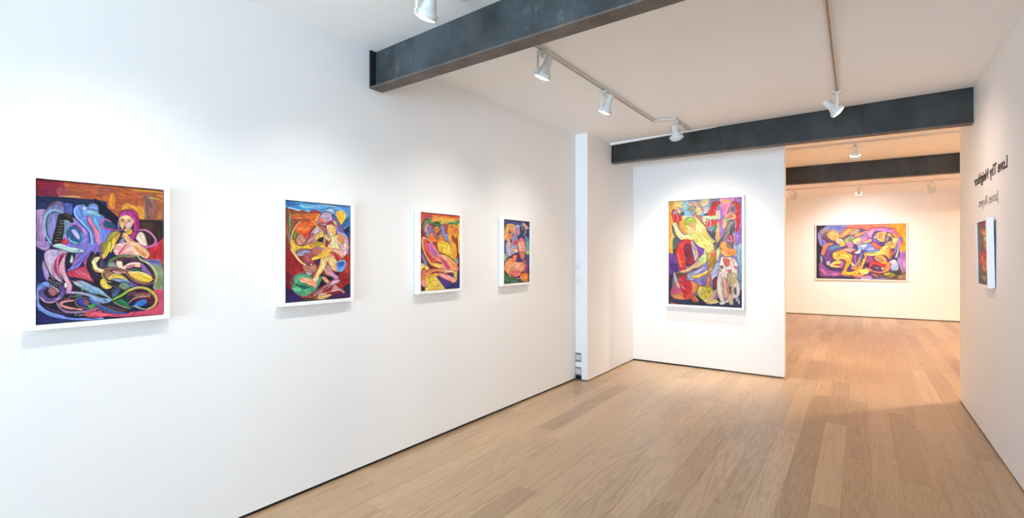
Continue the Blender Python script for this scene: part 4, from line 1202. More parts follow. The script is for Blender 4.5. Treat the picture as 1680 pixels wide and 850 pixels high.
PIGMENT['dogs'] = (0.917, 1.394, (146, 124, 180), [
('P',(246,196,86),[-11,-14,227,-4,216,74,87,89,73,373,60,506,-21,506]),
('F',(246,170,60),[7,106,57,108,74,267,22,359,3,306]),
('F',(240,214,140),[89,17,198,8,207,47,118,57]),
('P',(130,184,226),[198,-5,587,-2,585,163,492,160,263,160,206,113]),
('F',(160,205,225),[198,14,295,12,274,76,226,87]),
('F',(238,214,170),[438,11,569,4,549,54,493,71,428,43]),
('F',(200,210,220),[493,84,568,73,549,124,511,135]),
('P',(240,150,200),[714,4,909,0,874,54,802,150,731,154]),
('F',(246,176,96),[750,24,813,14,839,34,794,57]),
('F',(246,120,170),[750,61,821,64,785,131,740,130]),
('P',(176,120,206),[892,-1,1022,-1,1020,188,960,180,978,64]),
('P',(150,110,206),[951,180,1020,175,1018,420,905,444,924,284]),
('F',(190,90,200),[977,162,1012,157,1011,236,981,242]),
('P',(170,206,230),[905,444,1018,408,1018,531,896,531]),
('F',(150,110,210),[677,71,732,67,749,155,730,230,756,318,711,342,694,216]),
('F',(240,180,100),[658,228,703,223,711,317,701,405,656,367]),
('F',(236,200,190),[659,121,713,116,721,179,676,184]),
('F',(160,170,190),[682,53,727,54,722,98,686,103]),
('F',(110,120,140),[721,85,717,95,709,102,699,101,691,95,688,84,691,74,700,68,710,68,718,75]),
('F',(204,40,40),[548,149,595,68,632,32,705,28,732,48,696,59,668,102,658,152,603,163]),
('S',(150,20,30),6.8,[585,144,623,75,678,40]),
('S',(235,120,110),6.8,[553,143,595,81]),
('F',(70,80,100),[492,147,548,130,548,155]),
('F',(206,36,36),[874,54,926,40,970,64,978,131,972,242,950,309,924,308,908,172,891,122]),
('F',(128,124,130),[820,139,856,84,900,55,917,80,917,123,847,146]),
('F',(110,90,140),[865,90,909,86,900,123,873,128]),
('F',(226,80,90),[803,132,865,60,838,114,811,157]),
('F',(234,180,150),[793,156,908,147,916,191,820,201]),
('S',(150,20,30),7.8,[944,69,951,223,933,302]),
('S',(240,190,200),5.8,[820,145,952,121]),
('F',(226,110,70),[811,163,873,159,899,178,820,188]),
('F',(206,40,36),[37,120,68,82,127,90,166,138,205,165,195,197,135,216,75,214,56,167]),
('F',(240,190,150),[127,90,187,79,216,113,205,132,156,131]),
('F',(140,170,210),[77,95,117,90,117,123,82,128]),
('F',(70,100,100),[156,131,206,100,235,140,195,145]),
('S',(110,110,140),5.8,[98,70,157,62,206,93]),
('F',(150,150,190),[147,65,197,73,206,93,157,85]),
('S',(245,220,210),5.8,[117,129,136,169,115,208]),
('F',(240,130,110),[185,99,183,103,176,106,167,106,160,103,158,98,161,93,167,91,176,91,183,94]),
('F',(236,226,170),[195,151,254,147,234,198,204,191]),
('F',(246,180,50),[155,203,224,198,281,271,280,317,212,309,164,256]),
('F',(150,90,90),[116,195,155,203,164,256,222,309,193,315,134,262]),
('S',(225,190,180),5.8,[150,216,222,303]),
('F',(238,200,180),[295,25,362,11,428,36,484,83,498,109,455,140,417,119,390,73,304,57]),
('F',(160,150,120),[284,76,323,65,390,73,389,106,322,110]),
('F',(236,220,170),[389,86,446,82,465,121,436,146,398,138]),
('S',(60,50,50),7.8,[294,64,361,56,399,87]),
('S',(60,50,50),7.8,[279,76,293,115,360,137]),
('S',(90,60,60),5.8,[362,21,428,49,493,103]),
('S',(130,60,60),5.8,[304,32,381,22]),
('F',(214,60,60),[456,89,484,96,474,108]),
('D',(90,70,70),5.8,25.3,[285,18,475,51,455,146,293,109]),
('S',(230,235,240),5.8,[274,95,303,125,351,137]),
('F',(50,40,40),[400,124,398,127,392,129,385,129,380,127,378,123,380,120,385,118,393,118,398,121]),
('F',(190,120,110),[331,136,408,138,492,173,473,198,388,189]),
('D',(70,40,40),5.8,25.3,[331,136,492,173,454,204,360,176]),
('S',(240,226,190),7.8,[351,143,435,191,482,224]),
('F',(190,214,170),[492,154,603,157,677,153,694,185,621,202,510,199]),
('F',(214,60,50),[454,197,548,194,676,197,694,216,657,247,584,258,510,250]),
('F',(240,220,190),[473,179,520,174,538,212,510,237]),
('D',(90,40,40),5.8,29.2,[454,185,676,184,657,247,510,250]),
('S',(245,240,235),7.8,[567,162,594,214,584,271]),
('S',(245,240,235),6.8,[492,198,566,207]),
('S',(245,240,235),5.8,[538,244,557,200]),
('F',(80,70,80),[510,212,538,212,529,225]),
('F',(90,150,150),[584,264,676,241,675,279,602,290]),
('F',(70,130,110),[630,272,676,247,657,278]),
('F',(234,224,130),[224,178,293,161,388,176,482,224,547,283,583,328,638,379,655,418,600,455,525,487,432,442,338,376,280,336,243,257]),
('F',(160,190,70),[234,185,293,161,360,169,378,208,301,226,243,238]),
('F',(240,200,140),[272,258,340,240,377,273,338,324,281,310]),
('F',(214,160,110),[291,232,378,208,378,241,310,252]),
('F',(246,240,170),[397,222,491,243,528,301,453,313,396,273]),
('F',(240,205,100),[491,275,546,295,592,366,545,378,490,326]),
('F',(196,196,130),[528,263,583,328,656,392,628,405,564,340]),
('S',(110,120,70),4.9,[383,228,377,318]),
('S',(190,180,70),5.8,[386,312,471,371,554,391]),
('F',(190,200,60),[347,363,405,364,414,403,356,396]),
('S',(170,150,60),4.9,[423,396,508,378]),
('S',(200,190,80),5.8,[435,229,472,300]),
('F',(60,76,100),[537,282,593,303,657,278,656,367,674,392,619,373,565,328]),
('S',(230,190,210),3.9,[593,290,756,293]),
('S',(235,190,210),3.9,[593,306,756,302]),
('F',(240,230,160),[55,220,105,208,125,248,163,295,222,329,329,324,347,376,241,381,162,367,94,314]),
('F',(110,110,130),[45,233,75,247,104,314,162,367,132,374,73,327]),
('S',(250,245,220),6.8,[40,240,54,313,113,367,172,387]),
('S',(250,240,210),5.8,[115,208,164,288,212,325]),
('F',(200,220,120),[319,330,386,325,386,364,347,376]),
('F',(70,110,110),[68,360,162,381,121,453,90,506,65,506]),
('F',(214,50,50),[162,387,328,382,336,506,110,506]),
('F',(170,20,90),[152,380,211,388,181,414]),
('F',(120,40,60),[230,427,318,421,326,506,219,506]),
('F',(226,80,60),[181,414,211,401,199,506,150,506]),
('D',(240,110,90),4.9,29.2,[132,400,221,394,209,506,110,506]),
('P',(126,72,184),[328,389,432,442,526,468,488,519,393,519]),
('F',(190,190,180),[323,389,347,396,375,467,383,519,355,519]),
('S',(250,240,200),6.8,[332,395,394,461,422,513]),
('F',(246,180,80),[384,467,413,474,431,519,393,519]),
('F',(112,108,116),[819,219,864,196,908,209,916,240,854,307,800,356,728,418,655,481,627,500,618,474,674,418,756,337,810,263]),
('F',(150,146,150),[837,232,881,215,899,234,819,307,783,318]),
('F',(80,78,90),[692,412,774,356,728,418,664,462]),
('S',(240,226,120),5.8,[811,219,792,281,720,361,674,405]),
('S',(250,245,240),6.8,[908,203,925,247,898,308]),
('S',(250,235,180),4.9,[898,246,818,331,755,393]),
('S',(60,56,70),5.8,[824,213,801,269,729,349]),
('F',(236,180,120),[739,217,775,187,820,188,810,256,774,281,748,268]),
('F',(226,130,140),[730,211,757,187,766,231,743,249]),
('F',(190,190,150),[784,187,837,183,810,232]),
('D',(110,110,80),4.9,25.3,[757,180,873,177,819,232,757,237]),
('F',(90,84,100),[854,264,898,246,915,296,880,332,845,344]),
('F',(190,60,70),[818,350,880,339,906,382,906,420,844,400]),
('S',(245,240,240),4.9,[809,394,906,395]),
('S',(245,240,240),4.9,[845,344,880,388]),
('S',(250,245,245),6.8,[889,320,910,395,897,457]),
('S',(235,200,235),2.9,[871,351,1010,353]),
('S',(235,200,235),2.9,[915,302,924,358]),
('F',(100,90,110),[791,400,844,407,888,426,879,463,808,444]),
('D',(210,120,130),4.9,23.3,[818,356,897,357,897,444,817,431]),
('F',(246,166,80),[728,406,791,400,817,450,905,469,914,506,763,506,718,462]),
('F',(110,70,50),[710,456,781,481,727,487]),
('F',(180,220,120),[682,462,719,456,727,506,691,506]),
('F',(236,110,80),[544,500,627,474,636,500]),
('S',(250,200,130),5.8,[791,406,870,469]),
('F',(234,226,130),[507,468,618,443,636,481,581,506,506,506]),
('F',(70,80,60),[628,411,674,405,664,424,628,427]),
('P',(120,64,170),[-10,501,110,514,157,680,77,694,55,781,-6,789]),
('F',(80,40,130),[18,601,118,614,137,680,57,688]),
('P',(44,34,70),[-14,716,67,701,55,802,23,910,-19,992]),
('F',(240,180,70),[-10,468,71,468,60,501,0,494]),
('F',(60,60,70),[61,468,111,468,110,514,80,514]),
('F',(226,50,44),[101,468,229,469,248,560,256,633,236,679,167,680,129,581]),
('F',(246,110,60),[110,495,140,501,188,613,158,633]),
('S',(250,170,60),7.8,[134,584,237,590]),
('S',(250,140,70),6.8,[148,634,247,626]),
('S',(160,160,190),7.8,[229,521,257,600,256,652]),
('F',(110,30,50),[229,469,336,469,392,547,373,599,266,632,248,560]),
('D',(180,60,80),4.9,21.4,[239,508,336,508,383,573,276,606]),
('F',(150,30,50),[258,547,354,540,373,599,276,613]),
('F',(180,190,205),[341,469,375,469,402,547,382,579,364,547]),
('P',(126,72,180),[403,469,516,470,487,521,430,566,392,586]),
('F',(246,200,100),[384,469,412,482,421,540,402,566]),
('P',(150,190,230),[923,471,1027,459,1024,842,955,831,938,732,956,607]),
('F',(120,160,210),[956,638,1017,619,1016,761,964,762]),
('P',(180,200,236),[617,610,708,590,726,647,689,698,615,751,597,693]),
('F',(200,210,240),[635,642,699,628,671,692,625,706]),
('P',(44,48,92),[-8,911,202,944,388,898,575,970,705,914,955,831,1024,842,1023,1015,347,1024,-10,1012]),
('F',(30,34,60),[310,934,416,911,482,960,556,990,386,990]),
('P',(140,130,200),[275,691,505,592,580,610,540,804,446,793,274,757]),
('F',(170,190,226),[275,705,371,697,370,755,293,757]),
('F',(120,100,190),[466,753,541,733,531,804,465,799]),
('F',(190,190,230),[352,690,467,644,505,611,486,663,390,703]),
('F',(240,206,150),[177,673,285,652,372,612,449,573,506,547,486,598,429,637,333,664,255,692,177,693]),
('F',(200,220,130),[430,566,506,508,535,470,543,547,524,592,467,618]),
('S',(70,60,60),6.8,[265,692,372,664,448,637,496,598]),
('S',(250,235,200),5.8,[256,665,373,605,487,521]),
('F',(60,50,60),[333,658,448,637,372,664]),
('F',(246,206,90),[333,717,447,702,560,662,597,668,541,701,428,741,351,743]),
('S',(250,240,180),5.8,[332,720,447,705,542,668]),
('F',(214,180,90),[562,508,618,495,672,521,663,572,625,648,579,681,561,636,552,572]),
('F',(190,140,30),[590,534,654,540,635,610,579,649]),
('F',(226,110,50),[581,508,663,515,636,540]),
('F',(220,150,120),[600,476,664,470,654,502,618,502]),
('F',(230,150,70),[551,688,597,668,587,738,577,828,530,830,541,752]),
('F',(210,120,50),[565,694,588,687,582,815,563,816]),
('F',(220,230,160),[673,470,718,470,709,533,672,578]),
('S',(80,60,60),5.8,[672,546,625,636,592,693,586,815]),
('S',(250,230,170),5.8,[551,700,541,758,521,823]),
('S',(220,60,60),6.8,[590,508,636,518,673,508]),
('F',(246,140,80),[34,869,65,815,136,773,235,764,332,769,408,794,417,845,378,886,310,940,192,954,73,942,33,909]),
('F',(226,90,140),[34,856,95,814,155,832,193,878,114,900,43,902]),
('F',(150,120,140),[45,815,86,781,105,814,54,855]),
('F',(214,40,60),[156,773,264,764,322,776,331,848,310,934,232,936,203,878,175,825]),
('F',(246,170,100),[63,915,153,906,212,944,113,940]),
('F',(120,80,60),[107,700,255,692,225,725,156,759,126,740]),
('D',(60,50,40),5.8,23.3,[107,700,255,692,215,732,136,740]),
('F',(214,40,50),[136,733,225,725,265,692,254,758,195,779]),
('F',(240,220,200),[72,688,97,707,126,773,165,826,154,846,105,800]),
('S',(250,240,230),6.8,[190,812,214,838,243,843]),
('F',(60,30,40),[247,824,246,829,241,833,236,833,231,829,230,824,231,819,236,815,241,815,246,818]),
('S',(90,40,50),5.8,[235,764,254,761,273,777]),
('D',(250,150,90),4.9,25.3,[322,776,408,794,388,872,331,848]),
('F',(246,110,70),[301,862,349,900,377,951,434,962,377,971,329,940]),
('F',(250,150,100),[340,867,378,905,434,956,387,951,339,906]),
('S',(90,30,40),4.9,[335,874,368,932]),
('F',(230,60,60),[223,904,311,888,300,934,242,936]),
('S',(246,150,80),7.8,[222,943,310,944]),
('F',(226,214,60),[407,846,446,812,530,823,614,827,623,878,594,931,538,971,482,947,426,910]),
('F',(246,236,120),[417,845,465,831,502,869,463,922]),
('F',(180,190,60),[540,829,614,834,586,867,539,862]),
('S',(240,230,200),5.8,[422,819,446,786,474,799]),
('S',(60,60,40),5.8,[558,861,595,866]),
('F',(50,50,50),[584,869,582,872,577,874,572,875,567,873,565,870,567,867,572,865,578,865,582,866]),
('D',(170,150,30),4.9,25.3,[427,832,614,834,576,944,463,929]),
('F',(246,230,150),[501,934,594,924,704,952,649,974,538,978]),
('S',(200,140,60),5.8,[529,965,631,949]),
('S',(70,70,50),4.9,[596,802,614,840]),
('S',(90,110,60),6.8,[577,815,605,796]),
('F',(246,210,90),[613,930,686,940,631,958]),
('F',(120,40,50),[624,750,670,724,688,787,650,852,623,840]),
('F',(236,190,170),[623,866,669,839,668,890,594,956,547,964,576,925]),
('S',(250,230,210),5.8,[622,891,576,944]),
('F',(246,230,220),[736,546,816,540,904,558,948,620,947,744,972,793,972,880,901,920,794,962,722,939,678,864,674,775,698,698,708,622]),
('F',(226,110,90),[763,552,834,558,851,608,798,628,762,584]),
('F',(246,210,200),[843,577,896,558,904,627,851,633]),
('F',(210,160,150),[761,735,832,759,849,859,813,936,768,937,742,837]),
('F',(240,180,170),[743,748,788,735,823,797,804,911,759,900]),
('F',(206,186,140),[815,696,903,683,938,732,903,783,832,778]),
('F',(214,120,120),[815,665,860,652,877,671,833,684]),
('F',(60,56,60),[717,622,753,622,762,647,726,647]),
('F',(200,200,195),[746,633,744,636,739,639,734,639,729,637,728,633,729,630,734,628,739,628,744,630]),
('F',(180,150,120),[707,654,743,666,725,679]),
('S',(150,110,100),4.9,[770,729,832,759,867,777]),
('S',(250,248,245),19.4,[702,704,697,787,714,863,740,951]),
('S',(120,80,80),4.9,[752,685,743,748,778,836]),
('S',(250,248,245),21.4,[938,788,963,831,945,894,928,932]),
('F',(110,100,120),[902,820,929,819,928,882,902,870]),
('F',(236,205,160),[850,784,894,789,884,883,892,964,839,966,831,885]),
('F',(150,110,80),[840,822,867,808,866,871,840,872]),
('S',(120,70,60),4.9,[836,778,840,885]),
('S',(140,90,80),4.9,[789,646,815,665,886,645]),
('F',(250,245,240),[713,952,786,949,776,975,722,980]),
('S',(250,246,240),11.7,[928,919,971,968]),
('S',(250,246,240),9.7,[954,912,971,955]),
('S',(240,225,200),9.7,[848,966,857,978]),
('S',(240,225,200),9.7,[879,965,892,977]),
('F',(214,120,150),[904,620,939,626,939,651,904,645]),
('S',(90,80,80),5.8,[869,546,904,608]),
('S',(120,70,50),4.9,[781,540,896,543]),
('F',(250,170,80),[727,470,914,471,922,515,816,540,754,521]),
('F',(240,140,60),[817,483,896,483,896,515,834,521]),
('S',(110,50,40),6.8,[745,521,816,540,922,518]),
('S',(250,230,120),6.8,[736,496,799,527]),
('S',(236,220,210),4.9,[425,982,425,982]),
('S',(230,90,50),13.6,[-4,998,132,996]),
('S',(200,180,130),11.7,[172,1002,270,1001]),
('S',(250,150,90),7.8,[11,991,102,991]),
('S',(40,30,40),6.8,[45,227,64,313,152,380,260,388,347,379]),
('S',(40,30,40),6.8,[398,177,491,224,565,302,674,405]),
('S',(40,30,40),5.8,[347,383,432,445,525,490]),
('S',(40,30,40),5.8,[548,155,595,68,642,29,723,29]),
('S',(40,30,40),5.8,[802,144,865,53,935,41,978,88,977,242]),
('S',(40,30,40),5.8,[162,387,121,459,110,506]),
('S',(250,245,235),4.9,[215,168,293,153,388,170,482,217]),
('S',(40,30,40),4.9,[275,63,295,18,362,8,438,37,500,106,455,146]),
('S',(40,30,40),4.9,[331,136,407,164,482,211]),
('S',(200,60,60),4.9,[350,150,426,177]),
('S',(250,240,225),4.9,[360,143,398,177,454,191]),
('S',(40,30,40),4.9,[657,234,661,316,701,399]),
('S',(40,30,40),5.8,[899,209,920,247,863,307,809,356,636,500]),
('S',(40,30,40),4.9,[880,339,906,395,883,463]),
('S',(250,245,235),3.9,[47,101,72,135,76,201]),
('S',(40,30,40),4.9,[37,127,68,80,132,92]),
('S',(170,150,60),4.9,[262,251,340,240,387,286]),
('S',(140,190,70),6.8,[263,206,340,194]),
('S',(120,150,50),4.9,[472,288,509,339,582,398]),
('S',(40,30,40),4.9,[155,203,203,270,280,320]),
('S',(235,120,60),5.8,[194,204,252,257]),
('S',(120,60,130),4.9,[723,73,744,155,730,230]),
('S',(40,30,40),5.8,[110,495,139,594,172,680]),
('S',(40,30,40),5.8,[244,495,257,587,241,679]),
('S',(40,30,40),5.8,[33,909,24,863,75,808,146,773]),
('S',(40,30,40),5.8,[332,769,418,800,407,859,320,940]),
('S',(40,30,40),5.8,[407,846,446,811,540,824]),
('S',(40,30,40),5.8,[416,904,487,949,547,974]),
('S',(40,30,40),5.8,[708,622,693,705,671,781,678,870,722,942]),
('S',(40,30,40),5.8,[948,620,948,744,977,799,972,880,910,923]),
('S',(40,30,40),5.8,[552,572,565,643,541,752,526,830]),
('S',(40,30,40),5.8,[672,521,653,603,597,674]),
('S',(40,30,40),4.9,[332,746,428,742,541,704,597,671]),
('S',(40,30,40),4.9,[815,690,805,778,840,834]),
('S',(200,170,150),3.9,[725,672,715,749,733,837,768,925]),
('S',(40,30,40),4.9,[763,950,786,918,813,936]),
('S',(180,120,110),3.9,[796,747,814,810,795,892]),
('S',(180,120,110),3.9,[770,748,769,836,786,911]),
('S',(90,70,60),3.9,[850,690,912,695,929,732]),
('S',(90,60,50),3.9,[754,552,789,596,780,628]),
('S',(200,70,60),4.9,[780,559,816,609]),
('S',(200,70,60),4.9,[834,565,816,596]),
('S',(250,240,230),5.8,[891,552,913,602,943,626]),
('S',(40,30,40),4.9,[745,521,726,565,708,616]),
('S',(110,40,50),4.9,[161,773,179,838,203,891]),
('S',(110,40,50),4.9,[283,770,327,795,331,854]),
('S',(250,230,220),3.9,[156,753,195,772]),
('S',(90,90,30),3.9,[445,845,501,895,557,932]),
('S',(250,245,170),4.9,[426,871,482,928]),
])
PIGMENT['recline'] = (1.777, 1.322, (80, 60, 120), [
('P',(30,28,44),[-10,-7,135,-2,58,77,24,171,32,361,74,415,39,578,56,686,29,957,89,981,444,969,444,1008,-14,1026]),
('P',(110,120,196),[110,10,376,-1,343,71,268,162,210,108,93,64]),
('P',(230,106,84),[360,-1,796,0,879,99,780,58,592,104,497,62,351,71]),
('F',(240,140,110),[640,27,795,20,841,72,718,49]),
('P',(250,166,50),[796,-6,1015,-11,1012,495,937,520,938,342,968,317,931,177,879,86]),
('F',(240,120,90),[841,85,916,138,968,267,952,393,930,342,909,189]),
('P',(166,112,196),[937,507,1012,482,1009,886,957,875,921,647]),
('F',(190,140,210),[958,647,1003,621,1002,772,973,773]),
('P',(110,90,80),[790,880,1009,848,1008,999,805,994]),
('F',(70,64,60),[836,904,942,799,957,875,874,966]),
('F',(150,120,100),[919,926,1001,898,1001,974,926,977]),
('F',(150,132,206),[15,171,58,77,110,51,67,158,74,334,142,335,74,402,32,307]),
('F',(110,110,190),[58,266,117,308,83,375]),
('F',(240,130,70),[61,523,83,402,142,335,209,349,142,389,108,496,129,537,107,570,65,550]),
('F',(96,80,150),[134,402,234,376,292,443,234,483,175,523,174,684,132,684,91,577]),
('F',(80,110,170),[142,402,251,376,275,429,167,456]),
('S',(90,170,150),9.0,[150,442,234,403,284,403]),
('F',(110,60,130),[107,604,167,469,175,603,132,684]),
('S',(60,60,120),7.2,[183,684,175,563,225,469,275,456]),
('F',(140,80,150),[30,740,56,686,107,793,182,858,298,868,290,934,81,955,38,875]),
('F',(190,110,170),[56,794,148,899,273,882,265,922,98,927]),
('F',(150,150,190),[48,578,82,604,73,685,48,659]),
('S',(40,34,60),9.0,[74,577,90,685,149,792,232,856]),
('S',(60,50,80),21.6,[157,778,232,816,315,828]),
('F',(150,140,120),[67,131,109,64,168,80,151,133,100,199,75,212]),
('F',(90,90,100),[75,172,126,119,109,213,83,226]),
('F',(240,170,90),[126,173,168,107,219,94,260,162,268,229,218,295,159,254]),
('F',(246,200,110),[168,160,218,148,235,202,185,228]),
('S',(120,60,50),5.4,[134,160,177,107,227,135]),
('S',(140,70,50),5.4,[168,201,210,188,235,242]),
('S',(90,60,60),5.4,[151,254,210,282,260,256]),
('F',(120,60,90),[75,239,151,241,184,308,125,308]),
('F',(244,200,150),[226,255,293,256,333,337,300,376,243,336]),
('S',(230,190,110),6.3,[177,93,260,189]),
('D',(110,70,50),4.5,23.4,[135,119,260,162,226,282,151,241]),
('F',(246,140,80),[268,189,318,84,367,65,489,75,497,141,448,193,367,191,301,243]),
('F',(250,170,100),[301,177,351,98,400,99,350,191]),
('S',(60,30,40),8.1,[276,176,343,78,416,60,497,69]),
('S',(60,30,40),7.2,[301,250,375,191,424,87]),
('F',(150,160,130),[400,126,465,88,497,128,448,180,408,179]),
('F',(240,150,110),[448,193,513,142,592,117,512,207,448,232]),
('F',(130,150,120),[317,283,399,205,456,259,415,337,350,363]),
('F',(170,190,120),[334,270,375,231,382,324,350,337]),
('F',(190,120,170),[350,350,415,324,431,403,374,430]),
('F',(246,190,90),[267,336,317,323,341,376,292,403]),
('S',(70,40,50),5.4,[259,323,317,390]),
('F',(70,60,90),[300,429,366,377,349,430,308,456]),
('F',(240,150,150),[325,443,398,430,463,469,414,509,341,483]),
('F',(190,50,60),[406,483,463,469,446,509]),
('S',(90,200,110),8.1,[390,416,447,456]),
('S',(50,50,80),8.1,[383,271,447,377,479,456]),
('F',(246,206,110),[431,285,512,220,528,286,479,351,439,351]),
('S',(240,235,200),6.3,[447,351,512,273]),
('F',(214,120,190),[512,286,560,208,600,222,575,287,528,312]),
('F',(150,130,210),[496,246,560,169,608,157,544,234]),
('F',(200,130,190),[463,325,496,312,495,378,471,377]),
('S',(50,40,70),5.4,[440,259,512,220,560,195]),
('F',(246,180,160),[607,261,639,301,512,325,495,364,559,313]),
('F',(240,170,120),[528,312,607,287,638,314,575,339]),
('F',(130,170,220),[479,391,559,339,614,378,590,443,511,482,463,509,487,443]),
('F',(200,225,240),[511,391,575,365,591,404,527,430]),
('F',(220,235,245),[446,509,511,469,503,522,462,535]),
('S',(50,60,110),5.4,[519,404,527,496]),
('F',(100,120,200),[551,456,623,339,669,430,716,456,715,521,606,508]),
('F',(140,150,220),[575,443,638,404,669,456,606,482]),
('S',(60,50,110),7.2,[551,495,637,508,715,521]),
('S',(150,60,70),8.1,[576,117,640,73,718,56,795,65]),
('F',(176,120,200),[592,130,679,74,795,71,871,124,909,189,795,148,679,133,623,235]),
('F',(240,150,190),[576,130,624,105,671,80,639,210,623,261,592,196]),
('F',(110,90,190),[639,249,686,159,693,275,732,353,670,327]),
('F',(240,240,240),[655,236,678,210,678,262]),
('F',(240,186,100),[678,184,717,146,795,148,825,226,794,315,732,315,693,275]),
('F',(234,140,100),[702,198,748,186,740,250,709,250]),
('S',(120,70,50),5.4,[694,211,741,160,802,200]),
('S',(120,60,60),5.4,[709,263,756,250,778,315]),
('D',(120,70,60),4.5,21.6,[686,172,802,161,801,303,709,288]),
('S',(246,220,150),5.4,[717,159,701,250,740,302]),
('F',(120,110,180),[787,174,825,187,802,277,778,328]),
('F',(246,190,90),[802,200,833,162,863,239,916,240,923,304,877,431,831,444,778,379,801,328,870,291,840,239]),
('F',(250,214,130),[855,265,916,253,915,304,870,380]),
('F',(170,170,110),[794,341,840,303,862,380,824,393]),
('S',(80,50,50),6.3,[833,175,878,252,916,240]),
('F',(240,150,110),[841,149,916,202,908,240,871,227]),
('S',(250,220,170),7.2,[908,253,923,317,877,444]),
('F',(150,120,200),[931,228,953,292,930,380,907,495,861,546,884,444]),
('F',(190,205,230),[922,380,938,355,914,571,883,597,907,495]),
('F',(110,110,200),[938,228,964,279,953,342]),
('F',(236,106,90),[638,327,677,340,739,405,731,444,677,443,646,391]),
('S',(70,30,40),6.3,[646,404,685,450,731,444]),
('S',(60,30,50),6.3,[677,340,747,405]),
('F',(246,200,90),[723,469,762,392,824,405,839,469,854,520,830,623,777,559,731,547]),
('F',(240,160,80),[793,469,854,469,861,559,830,636,800,572]),
('F',(246,226,150),[762,405,816,392,793,469,754,482]),
('S',(60,60,60),5.4,[770,457,839,431,869,444]),
('F',(214,110,40),[831,469,858,495,838,623]),
('F',(60,50,90),[861,559,891,622,868,610]),
('F',(246,206,110),[550,522,653,521,723,482,738,547,668,573,574,561]),
('S',(180,210,140),8.1,[558,515,653,508,723,495]),
('S',(120,70,40),5.4,[590,567,676,573,746,547]),
('F',(150,70,130),[574,587,637,573,660,677,605,703,566,665]),
('F',(240,160,80),[668,586,746,559,799,649,799,726,745,714,683,663]),
('F',(160,140,110),[676,599,730,611,761,675,714,676]),
('S',(90,40,40),6.3,[653,599,714,689,799,739]),
('F',(214,60,60),[605,729,668,664,714,689,791,752,737,778,667,728,612,781]),
('F',(90,60,80),[620,781,675,728,737,791,714,818,651,806]),
('F',(130,130,160),[667,767,714,792,690,805]),
('F',(50,44,80),[557,704,605,729,604,781,557,756]),
('F',(240,220,200),[737,791,776,777,760,829]),
('F',(240,130,80),[791,713,830,674,837,776,806,854,713,882,635,858,557,822,667,845,760,842]),
('S',(150,50,50),6.3,[628,872,713,895,798,867]),
('F',(246,150,90),[573,782,636,820,620,859,573,834]),
('F',(236,130,90),[620,898,682,909,744,958,682,947]),
('F',(100,80,90),[682,909,760,906,790,969,728,971]),
('F',(150,170,220),[845,725,875,673,921,685,920,812,874,839,844,814]),
('F',(226,215,240),[830,674,876,635,906,673,883,724,837,712]),
('S',(200,225,225),6.3,[906,571,928,673,964,874]),
('S',(150,170,200),5.4,[921,622,913,774]),
('F',(150,150,60),[767,880,836,865,889,902,836,955,775,919]),
('S',(236,216,80),6.3,[775,906,828,898]),
('S',(40,40,40),6.3,[790,931,866,909]),
('S',(236,220,90),5.4,[851,929,904,921]),
('S',(60,60,50),7.2,[836,878,942,881]),
('S',(240,220,190),4.5,[927,945,960,950]),
('F',(246,186,70),[192,536,225,496,275,469,325,483,398,535,422,588,405,694,356,840,372,866,429,851,477,784,510,679,558,600,543,522,574,548,574,626,541,757,517,862,461,916,347,933,290,908,315,828,348,642,299,629,250,656,200,617]),
('F',(250,200,90),[250,563,341,549,397,601,365,681,332,655,258,603]),
('F',(240,150,40),[348,681,389,667,347,840,315,841]),
('F',(246,160,60),[234,496,300,456,349,469,316,522,258,523]),
('S',(120,60,30),6.3,[200,617,249,663,348,642,323,801]),
('S',(60,50,90),7.2,[349,522,422,535,454,601,470,679]),
('S',(80,60,100),7.2,[233,549,275,576,225,603]),
('S',(120,60,30),6.3,[281,908,347,939,452,923,517,862]),
('F',(150,90,170),[430,575,462,561,470,679,445,732,438,654]),
('F',(236,226,150),[413,680,445,732,478,679,510,561,502,679,445,785,397,786]),
('F',(110,120,190),[510,548,534,535,526,679,501,757,518,653]),
('F',(170,120,170),[397,760,445,759,494,705,477,784,413,825]),
('F',(60,60,100),[380,786,413,720,405,786,372,839]),
('S',(40,36,60),7.2,[530,548,534,652,509,757,469,824]),
('F',(240,150,90),[429,785,493,758,461,824,413,812]),
('S',(90,40,40),5.4,[372,853,429,851,477,810]),
('F',(236,226,120),[493,862,557,808,604,846,588,899,540,913]),
('S',(90,90,40),4.5,[557,835,588,873]),
('S',(90,90,40),4.5,[533,861,572,899]),
('F',(246,170,90),[428,917,509,901,556,913,508,953,444,956]),
('F',(200,160,210),[524,966,604,924,643,988,524,999]),
('F',(140,130,190),[643,975,805,969,805,992,650,998]),
('S',(226,190,226),7.2,[444,982,492,967,588,938]),
('S',(200,120,60),5.4,[281,921,396,951,508,940]),
('F',(214,190,110),[199,683,274,656,315,682,299,775,232,790,157,765]),
('F',(170,110,170),[291,695,324,682,307,788,274,789]),
('F',(190,90,60),[199,737,282,722,266,762]),
('F',(190,170,200),[115,685,158,671,166,738,132,752]),
('S',(240,226,130),6.3,[166,751,249,683]),
('S',(50,40,60),7.2,[200,657,266,656,324,668]),
])
